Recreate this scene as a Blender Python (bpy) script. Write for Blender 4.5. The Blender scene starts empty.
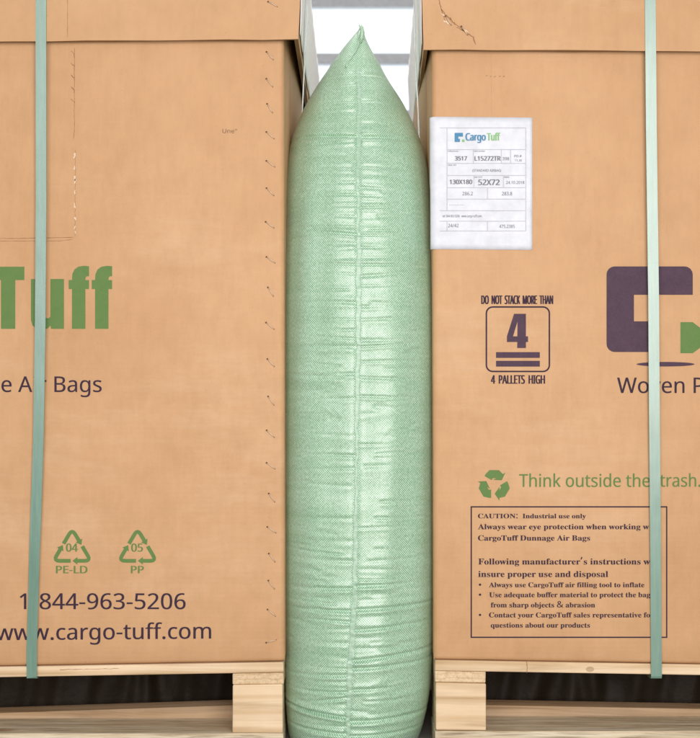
import bpy, bmesh, math, random
import numpy as np
from mathutils import Vector

random.seed(7); RNG = np.random.default_rng(11)
# tuning values used by the camera, lamps and materials below
KEY, FILL, TOP, WORLD, EXPO, PANE = 60.0, 24.0, 34.0, 0.36, 0.0, 0.80
CARD = (.610, .353, .180)
STRAPSPEC = .7
WV = .0036
BAGD, BAGM, BAGL = (.135, .330, .165), (.335, .550, .385), (.72, .86, .75)
FOLD = 1.05
scene = bpy.context.scene
COL = scene.collection
R = math.radians

# ------------------------------------------------------------------ camera, world, lamps, exposure
S = 0.0015            # metres per photo pixel in the plane of the box fronts (y = 0)
D = 2.2               # camera distance to that plane
HX, HY = 352.0, 385.0 # vanishing point of the photo
GY = 752.0            # where the floor meets the y = 0 plane
def X(px): return (px - 350.0) * S
def Z(py): return (GY - py) * S
CAMX, CAMZ = X(HX), Z(HY)
def P(px, py, y=0.0):
    k = (D + y) / D
    return Vector((CAMX + (px - HX) * S * k, y, CAMZ + (HY - py) * S * k))

cam = bpy.data.cameras.new('camera')
cam_o = bpy.data.objects.new('camera', cam); COL.objects.link(cam_o)
cam_o.location = (CAMX, -D, CAMZ); cam_o.rotation_euler = (R(90), 0, 0)
cam.sensor_fit = 'HORIZONTAL'; cam.sensor_width = 36; cam.lens = 36 * D / (700 * S)
cam.shift_x = -(HX - 350) / 700; cam.shift_y = (HY - 369) / 700
cam.clip_start = 0.05; cam.clip_end = 100
cam.dof.use_dof = True; cam.dof.focus_distance = D; cam.dof.aperture_fstop = 11
scene.camera = cam_o

w = bpy.data.worlds.new('World'); scene.world = w; w.use_nodes = True
w.node_tree.nodes['Background'].inputs[0].default_value = (0.97, 0.98, 1.0, 1)
w.node_tree.nodes['Background'].inputs[1].default_value = WORLD

def area(name, loc, target, sx, sy, power, col):
    l = bpy.data.lights.new(name, 'AREA'); l.shape = 'RECTANGLE'; l.size = sx; l.size_y = sy
    l.energy = power; l.color = col
    o = bpy.data.objects.new(name, l); COL.objects.link(o); o.location = loc
    o.rotation_euler = (Vector(target) - Vector(loc)).to_track_quat('-Z', 'Y').to_euler()
    return o
area('key_softbox', (0.50, -2.75, 1.02), (0.05, 0, 0.65), 1.45, 1.6, KEY, (1.0, 0.965, 0.92))
area('fill_softbox', (-0.95, -2.75, 1.25), (-0.15, 0, 0.6), 1.1, 1.7, FILL, (1.0, 0.98, 0.95))
area('overhead_fill', (0.0, 0.7, 2.7), (0.0, 0.5, 0.9), 2.0, 1.2, TOP, (1.0, 0.98, 0.96))  # unseen overhead fill, strengthened to brighten the lid sides in the gap

scene.view_settings.view_transform = 'Standard'; scene.view_settings.look = 'None'
scene.view_settings.gamma = 1; scene.view_settings.exposure = EXPO
scene.cycles.use_denoising = True

# ------------------------------------------------------------------ materials
class NT:
    def __init__(s, name):
        s.m = bpy.data.materials.new(name); s.m.use_nodes = True; s.t = s.m.node_tree; s.n = s.t.nodes
        s.b = s.n['Principled BSDF']
    def node(s, kind, **kw):
        n = s.n.new(kind)
        for k, v in kw.items():
            if k[0] == '_': setattr(n, k[1:], v)
            else: n.inputs[k.replace('__', ' ')].default_value = v
        return n
    def l(s, a, b): s.t.links.new(a, b)
    def coord(s, kind='Object', scale=(1, 1, 1)):
        c = s.node('ShaderNodeTexCoord'); m = s.node('ShaderNodeMapping')
        m.inputs['Scale'].default_value = scale; s.l(c.outputs[kind], m.inputs['Vector']); return m.outputs[0]
    def noise(s, vec, scale, detail=4, rough=.55):
        n = s.node('ShaderNodeTexNoise', Scale=scale, Detail=detail, Roughness=rough); s.l(vec, n.inputs['Vector']); return n.outputs['Fac']
    def ramp(s, fac, stops):
        r = s.node('ShaderNodeValToRGB'); e = r.color_ramp.elements
        while len(e) < len(stops): e.new(0.5)
        for i, (p, c) in enumerate(stops):
            e[i].position = p; e[i].color = (*c, 1) if len(c) == 3 else c
        s.l(fac, r.inputs[0]); return r.outputs[0]
    def mix(s, a, b, fac, mode='MIX'):
        n = s.node('ShaderNodeMix', _data_type='RGBA', _blend_type=mode)
        for sock, v in ((n.inputs[0], fac), (n.inputs[6], a), (n.inputs[7], b)):
            if isinstance(v, (int, float)): sock.default_value = v
            elif isinstance(v, tuple): sock.default_value = (*v, 1)
            else: s.l(v, sock)
        return n.outputs[2]
    def math(s, op, a, b=0.0):
        n = s.node('ShaderNodeMath', _operation=op)
        for i, v in enumerate((a, b)):
            if isinstance(v, (int, float)): n.inputs[i].default_value = v
            else: s.l(v, n.inputs[i])
        return n.outputs[0]
    def bump(s, h, strength, dist, prev=None):
        n = s.node('ShaderNodeBump', Strength=strength, Distance=dist); s.l(h, n.inputs['Height'])
        if prev is not None: s.l(prev, n.inputs['Normal'])
        s.l(n.outputs[0], s.b.inputs['Normal']); return n.outputs[0]

def m_cardboard(name, base, soft=1.0):
    t = NT(name); v = t.coord()
    n1 = t.noise(v, 3.2, 5, .6)                                   # large tonal patches
    n2 = t.noise(t.coord(scale=(1, 1, .25)), 90, 4, .7)            # fibres
    n3 = t.noise(v, 26, 5, .6)
    d = tuple(c * f for c, f in zip(base, (.93, .90, .87))); l = tuple(min(1, c * f) for c, f in zip(base, (1.04, 1.06, 1.10)))
    c = t.ramp(n1, [(.3, d), (.7, l)])
    rub = t.math('MULTIPLY', t.noise(t.coord(scale=(.6, 1, 2.2)), 7, 6, .75), t.noise(v, 1.7, 2, .5))   # rubbed, paler places
    c = t.mix(c, tuple(min(1, x * k) for x, k in zip(base, (1.15, 1.28, 1.5))), t.ramp(rub, [(.27, (0, 0, 0)), (.42, (.55, .55, .55))]))
    gr = t.noise(t.coord(scale=(1, 1, .5)), 11, 6, .7)                                                    # grubby places
    c = t.mix(c, t.ramp(gr, [(.24, (.74, .68, .62)), (.44, (1, 1, 1))]), .26, 'MULTIPLY')
    c = t.mix(c, t.ramp(n2, [(.32, (.80, .77, .74)), (.62, (1, 1, 1))]), .22, 'MULTIPLY')
    c = t.mix(c, t.ramp(n3, [(.30, (.86, .83, .80)), (.6, (1, 1, 1))]), .32, 'MULTIPLY')
    sp = t.noise(v, 420, 2, .5)                                   # specks
    c = t.mix(c, t.ramp(sp, [(.22, (.55, .48, .42)), (.30, (1, 1, 1))]), .5, 'MULTIPLY')
    t.l(c, t.b.inputs['Base Color']); t.b.inputs['Roughness'].default_value = .62
    t.b.inputs['Specular IOR Level'].default_value = .35
    wv = t.node('ShaderNodeTexWave', _wave_type='BANDS', _bands_direction='Z', Scale=42.0, Distortion=.6, Detail=1); t.l(v, wv.inputs['Vector'])
    b = t.bump(t.noise(v, 5.5, 3, .5), .8 * soft, .016)
    b = t.bump(n3, .30, .0018, b)
    b = t.bump(wv.outputs['Fac'], .09, .0006, b)
    t.bump(n2, .25, .0004, b)
    return t.m
M = {}
CB = CARD
M['card'] = m_cardboard('kraft cardboard', CB)
M['card_lid'] = m_cardboard('kraft cardboard cap', tuple(c * f for c, f in zip(CB, (1.0, 1.02, 1.03))), 1.3)
M['card_dark'] = m_cardboard('dark cut edge and lid inside', (.30, .17, .07))
M['crease'] = m_cardboard('pressed crease', (.34, .17, .07))
M['crease_faint'] = m_cardboard('faint crease', (.50, .27, .125))
M['card_pale'] = m_cardboard('torn paper', (.80, .62, .44))

def m_wood(name, base, dark, axis='X', sc=1.0):
    t = NT(name)
    s = {'X': (1.2, 22, 22), 'Y': (22, 1.2, 22), 'Z': (22, 22, 1.2)}[axis]
    oi = t.node('ShaderNodeObjectInfo'); c0 = t.node('ShaderNodeTexCoord')
    ad = t.node('ShaderNodeVectorMath', _operation='ADD'); t.l(c0.outputs['Object'], ad.inputs[0])
    cm = t.node('ShaderNodeCombineXYZ'); rr = t.math('MULTIPLY', oi.outputs['Random'], 9.0)
    for i in range(3): t.l(rr, cm.inputs[i])
    t.l(cm.outputs[0], ad.inputs[1])
    mp = t.node('ShaderNodeMapping'); mp.inputs['Scale'].default_value = s; t.l(ad.outputs[0], mp.inputs['Vector'])
    v = mp.outputs[0]
    g = t.node('ShaderNodeTexNoise', Scale=2.6 * sc, Detail=6, Roughness=.6, Distortion=.9); t.l(v, g.inputs['Vector'])
    w = t.node('ShaderNodeTexWave', _wave_type='BANDS', _bands_direction='Z', Scale=.55 * sc, Distortion=5, Detail=3); t.l(v, w.inputs['Vector'])
    c = t.ramp(g.outputs['Fac'], [(.30, dark), (.55, base), (.8, tuple(min(1, x * 1.08) for x in base))])
    c = t.mix(c, t.ramp(w.outputs['Fac'], [(.0, (.80, .70, .56)), (.35, (1, 1, 1))]), .55, 'MULTIPLY')
    f = t.noise(ad.outputs[0], 7, 4, .6)
    c = t.mix(c, t.ramp(f, [(.35, (.86, .80, .70)), (.6, (1, 1, 1))]), .6, 'MULTIPLY')
    km = t.node('ShaderNodeMapping'); km.inputs['Scale'].default_value = {'X': (5, 14, 14), 'Y': (14, 5, 14), 'Z': (14, 14, 5)}[axis]; t.l(ad.outputs[0], km.inputs['Vector'])
    vo = t.node('ShaderNodeTexVoronoi', Scale=.8); t.l(km.outputs[0], vo.inputs['Vector'])
    kd = t.math('ADD', vo.outputs['Distance'], t.math('MULTIPLY', t.math('SUBTRACT', f, .5), .12))
    c = t.mix(c, t.ramp(kd, [(.05, (.38, .22, .12)), (.10, (.62, .46, .32)), (.15, (1, 1, 1))]), .85, 'MULTIPLY')
    t.l(c, t.b.inputs['Base Color']); t.b.inputs['Roughness'].default_value = .7
    b = t.bump(g.outputs['Fac'], .35, .0012); t.bump(t.noise(ad.outputs[0], 350, 3, .6), .3, .0005, b)
    return t.m
M['wood'] = m_wood('sawn pine', (.82, .63, .43), (.58, .41, .24))
M['wood_y'] = m_wood('pine end grain', (.78, .60, .40), (.58, .42, .25), 'Y', 3.5)
M['wood_mid'] = m_wood('shop-worn pine', (.56, .40, .26), (.32, .21, .12))
M['wood_dark'] = m_wood('dark pine', (.38, .27, .18), (.18, .12, .075))
M['wood_rough'] = m_wood('rough sawn pine edge', (.76, .66, .50), (.30, .22, .14), 'X', 3.2)

def m_ink(name, col, fade):
    t = NT(name); v = t.coord()
    n = t.noise(v, 55, 5, .7); n2 = t.noise(v, 500, 2, .6)
    c = t.ramp(n, [(.3, col), (.75, fade)])
    c = t.mix(c, t.ramp(n2, [(.35, fade), (.5, col)]), .35)
    t.l(c, t.b.inputs['Base Color']); t.b.inputs['Roughness'].default_value = .7; t.b.inputs['Specular IOR Level'].default_value = .2
    t.bump(n, .3, .001)
    return t.m
M['ink_purple'] = m_ink('purple print', (.036, .018, .037), (.060, .033, .056))
M['ink_plum'] = m_ink('light plum print', (.072, .040, .066), (.108, .064, .092))
M['ink_green'] = m_ink('green print', (.115, .210, .062), (.150, .240, .080))
M['ink_faint'] = m_ink('faint stamp', (.16, .09, .06), (.30, .18, .10))
M['ink_blue'] = m_ink('blue print', (.085, .250, .440), (.10, .28, .46))
M['ink_lime'] = m_ink('lime print', (.25, .50, .20), (.28, .52, .25))
M['ink_grey'] = m_ink('grey toner', (.16, .16, .19), (.24, .24, .27))
M['ink_line'] = m_ink('thin grey ruling', (.50, .50, .56), (.58, .58, .63))

def simple(name, col, rough=.5, spec=.5, metal=0, bump=None):
    t = NT(name); v = t.coord(); n = t.noise(v, 60, 4)
    c = t.ramp(n, [(.3, tuple(x * .9 for x in col)), (.7, tuple(min(1, x * 1.05) for x in col))])
    t.l(c, t.b.inputs['Base Color']); t.b.inputs['Roughness'].default_value = rough
    t.b.inputs['Specular IOR Level'].default_value = spec; t.b.inputs['Metallic'].default_value = metal
    if bump: t.bump(t.noise(v, bump[0], 4), bump[1], bump[2])
    return t.m
M['paper'] = simple('white label paper', (.71, .725, .79), .5, .35, 0, (6, .15, .004))
M['lit_side'] = simple('white skylit lid side', (.93, .90, .88), .55, .4, 0, (30, .5, .003))  # skylight whiteness put into the colour; the board itself is kraft
M['wire'] = simple('bare staple wire', (.60, .44, .31), .4, .5, .3)
M['hole'] = simple('staple hole', (.13, .06, .03), .9, .1)
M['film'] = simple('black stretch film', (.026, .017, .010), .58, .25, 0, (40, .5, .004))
M['frame'] = simple('grey painted frame', (.80, .83, .87), .5)
M['wall'] = simple('off white wall', (.72, .72, .70), .8)
M['concrete'] = simple('concrete floor', (.34, .32, .30), .8, .3, 0, (40, .4, .002))

def m_strap():
    t = NT('green polyester strapping'); v = t.coord()
    n = t.noise(t.coord(scale=(4, 4, .3)), 60, 3)
    c = t.ramp(n, [(.3, (.14, .265, .205)), (.7, (.18, .32, .255))])
    t.l(c, t.b.inputs['Base Color']); t.b.inputs['Roughness'].default_value = .27; t.b.inputs['Coat Weight'].default_value = .9; t.b.inputs['Coat Roughness'].default_value = .27; t.b.inputs['Coat IOR'].default_value = 1.6
    t.b.inputs['Specular IOR Level'].default_value = STRAPSPEC
    ch = t.node('ShaderNodeTexChecker', Scale=700.0); mp = t.coord(scale=(1, 1, .7)); t.l(mp, ch.inputs['Vector'])
    b = t.bump(ch.outputs['Fac'], .25, .0003); t.bump(t.noise(v, 12, 2), .4, .003, b)
    return t.m
M['strap'] = m_strap()
def m_clear():
    t = NT('clear polyester strapping'); t.b.inputs['Base Color'].default_value = (.62, .66, .62, 1)
    t.b.inputs['Roughness'].default_value = .2; t.b.inputs['Transmission Weight'].default_value = .25
    return t.m
M['clear'] = m_clear()

def m_weave():
    t = NT('woven green polypropylene')
    uv = t.node('ShaderNodeTexCoord').outputs['UV']
    sx = t.node('ShaderNodeSeparateXYZ'); t.l(uv, sx.inputs[0])
    # flat tapes crossing at right angles, read as a fine diagonal check
    nz = t.noise(uv, 60, 3, .6); nzz = t.math('MULTIPLY', t.math('SUBTRACT', nz, .5), 1.6)
    a = t.math('ADD', t.math('MULTIPLY', sx.outputs[0], 2 * math.pi / WV), nzz)
    b = t.math('ADD', t.math('MULTIPLY', sx.outputs[1], 2 * math.pi / WV), nzz)
    wv = t.math('MULTIPLY', t.math('SINE', a), t.math('SINE', b))       # -1..1 checker of tape crossings
    wv = t.math('ADD', t.math('MULTIPLY', wv, .5), .5)
    n1 = t.noise(uv, 9, 5, .6)
    mp = t.node('ShaderNodeMapping'); mp.inputs['Scale'].default_value = (.15, 1, 1); t.l(uv, mp.inputs['Vector'])
    band = t.noise(mp.outputs[0], 55, 4, .6)                            # slight bands along the weft
    wn = t.math('ADD', wv, t.math('MULTIPLY', t.math('SUBTRACT', t.noise(uv, 260, 3, .6), .5), .9))
    c = t.ramp(wn, [(.18, BAGD), (.50, BAGM), (.85, BAGL)])
    c = t.mix(c, t.ramp(n1, [(.3, (.90, .94, .90)), (.7, (1, 1, 1))]), .8, 'MULTIPLY')
    c = t.mix(c, t.ramp(band, [(.32, (.80, .88, .82)), (.58, (1, 1, 1))]), .7, 'MULTIPLY')
    t.l(c, t.b.inputs['Base Color'])
    t.l(t.ramp(n1, [(.3, (.30,) * 3), (.7, (.42,) * 3)]), t.b.inputs['Roughness'])
    t.b.inputs['Specular IOR Level'].default_value = .5
    t.b.inputs['Coat Weight'].default_value = 1.0; t.b.inputs['Coat Roughness'].default_value = .43; t.b.inputs['Coat IOR'].default_value = 1.7
    t.b.inputs['Subsurface Weight'].default_value = .0
    bb = t.bump(band, .5, .0013)
    bb = t.bump(t.noise(uv, 40, 4, .6), .35, .0012, bb)
    t.bump(wv, .4, .0005, bb)
    return t.m
M['weave'] = m_weave()
def m_seam():
    t = NT('sewn hem of woven fabric'); uv = t.coord()
    n = t.noise(t.coord(scale=(1, 1, 3)), 160, 4)
    t.l(t.ramp(n, [(.35, (.30, .48, .34)), (.65, (.46, .63, .50))]), t.b.inputs['Base Color'])
    t.b.inputs['Roughness'].default_value = .45; t.b.inputs['Coat Weight'].default_value = .6; t.b.inputs['Coat Roughness'].default_value = .4; t.bump(n, .4, .0006); return t.m
M['seam'] = m_seam()

def m_pane():
    t = NT('daylit frosted pane'); v = t.coord()
    c = t.ramp(t.noise(v, 1.3, 3), [(.35, (.76, .86, .93)), (.6, (.92, .96, 1))])
    t.l(c, t.b.inputs['Base Color']); t.l(c, t.b.inputs['Emission Color']); t.b.inputs['Emission Strength'].default_value = PANE
    return t.m
M['pane'] = m_pane()

# ------------------------------------------------------------------ object helpers
def mesh_obj(name, verts, faces, mat, parent=None, smooth=False, sharp=None):
    me = bpy.data.meshes.new(name); me.from_pydata([tuple(v) for v in verts], [], faces); me.update()
    me.materials.append(mat)
    if smooth:
        me.polygons.foreach_set('use_smooth', [True] * len(me.polygons))
        if sharp: me.set_sharp_from_angle(angle=R(sharp))
    o = bpy.data.objects.new(name, me); COL.objects.link(o)
    if parent is not None: o.parent = parent
    return o
def root(name, label, cat, loc, group=None):
    o = bpy.data.objects.new(name, None); COL.objects.link(o); o.empty_display_size = .1
    o.location = loc; o['label'] = label; o['category'] = cat
    if group: o['group'] = group
    return o
def local(parent, pts):
    L = parent.location; return [Vector(p) - L for p in pts]
def hexa(name, corners, mat, parent, bev=.0015, jit=0.0):
    """corners: 8 world points, bottom four then top four"""
    bm = bmesh.new(); vs = [bm.verts.new(Vector(c) + Vector([random.uniform(-jit, jit) for _ in range(3)])) for c in local(parent, corners)]
    for f in ((0, 3, 2, 1), (4, 5, 6, 7), (0, 1, 5, 4), (1, 2, 6, 5), (2, 3, 7, 6), (3, 0, 4, 7)): bm.faces.new([vs[i] for i in f])
    bmesh.ops.recalc_face_normals(bm, faces=bm.faces[:])
    if bev: bmesh.ops.bevel(bm, geom=bm.edges[:], offset=bev, segments=2, affect='EDGES', profile=.5)
    me = bpy.data.meshes.new(name); bm.to_mesh(me); bm.free(); me.materials.append(mat)
    o = bpy.data.objects.new(name, me); COL.objects.link(o); o.parent = parent; return o
def slab(name, x0, x1, y0, y1, zb0, zb1, zt0, zt1, mat, parent, bev=.0015, jit=0):
    """board whose bottom and top heights differ between its x ends"""
    return hexa(name, [(x0, y0, zb0), (x1, y0, zb1), (x1, y1, zb1), (x0, y1, zb0), (x0, y0, zt0), (x1, y0, zt1), (x1, y1, zt1), (x0, y1, zt0)], mat, parent, bev, jit)

def flat_mesh(name, loops, mat, parent, y, weight=0.0, smoothpx=None):
    """filled flat shape in the plane of a box front; loops in photo pixels"""
    cu = bpy.data.curves.new(name, 'CURVE'); cu.dimensions = '2D'; cu.fill_mode = 'BOTH'
    L = parent.location
    for lp in loops:
        sp = cu.splines.new('POLY'); sp.points.add(len(lp) - 1)
        for i, (px, py) in enumerate(lp): sp.points[i].co = (X(px) - L.x, Z(py) - L.z, 0, 1)
        sp.use_cyclic_u = True
    tmp = bpy.data.objects.new('tmp', cu); COL.objects.link(tmp)
    dg = bpy.context.evaluated_depsgraph_get(); dg.update()
    me = bpy.data.meshes.new_from_object(tmp.evaluated_get(dg)); bpy.data.objects.remove(tmp); bpy.data.curves.remove(cu)
    for v in me.vertices: v.co = (v.co.x, y - L.y, v.co.y)
    bm = bmesh.new(); bm.from_mesh(me)
    if weight:                                              # heavier ink: repeat the outline slightly to both sides
        base = bm.faces[:]
        ns = max(1, math.ceil(weight / .45))
        for q in range(1, ns + 1):
            for sg in (-1, 1):
                d = bmesh.ops.duplicate(bm, geom=base)
                for v in d['geom']:
                    if isinstance(v, bmesh.types.BMVert): v.co.x += sg * weight * S * q / ns; v.co.y -= .00003 * (2 * q + (sg > 0))
    for f in bm.faces:
        f.normal_update()
        if f.normal.y > 0: f.normal_flip()
    bm.to_mesh(me); bm.free(); me.name = name
    me.materials.clear(); me.materials.append(mat)
    o = bpy.data.objects.new(name, me); COL.objects.link(o); o.parent = parent; return o

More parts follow.
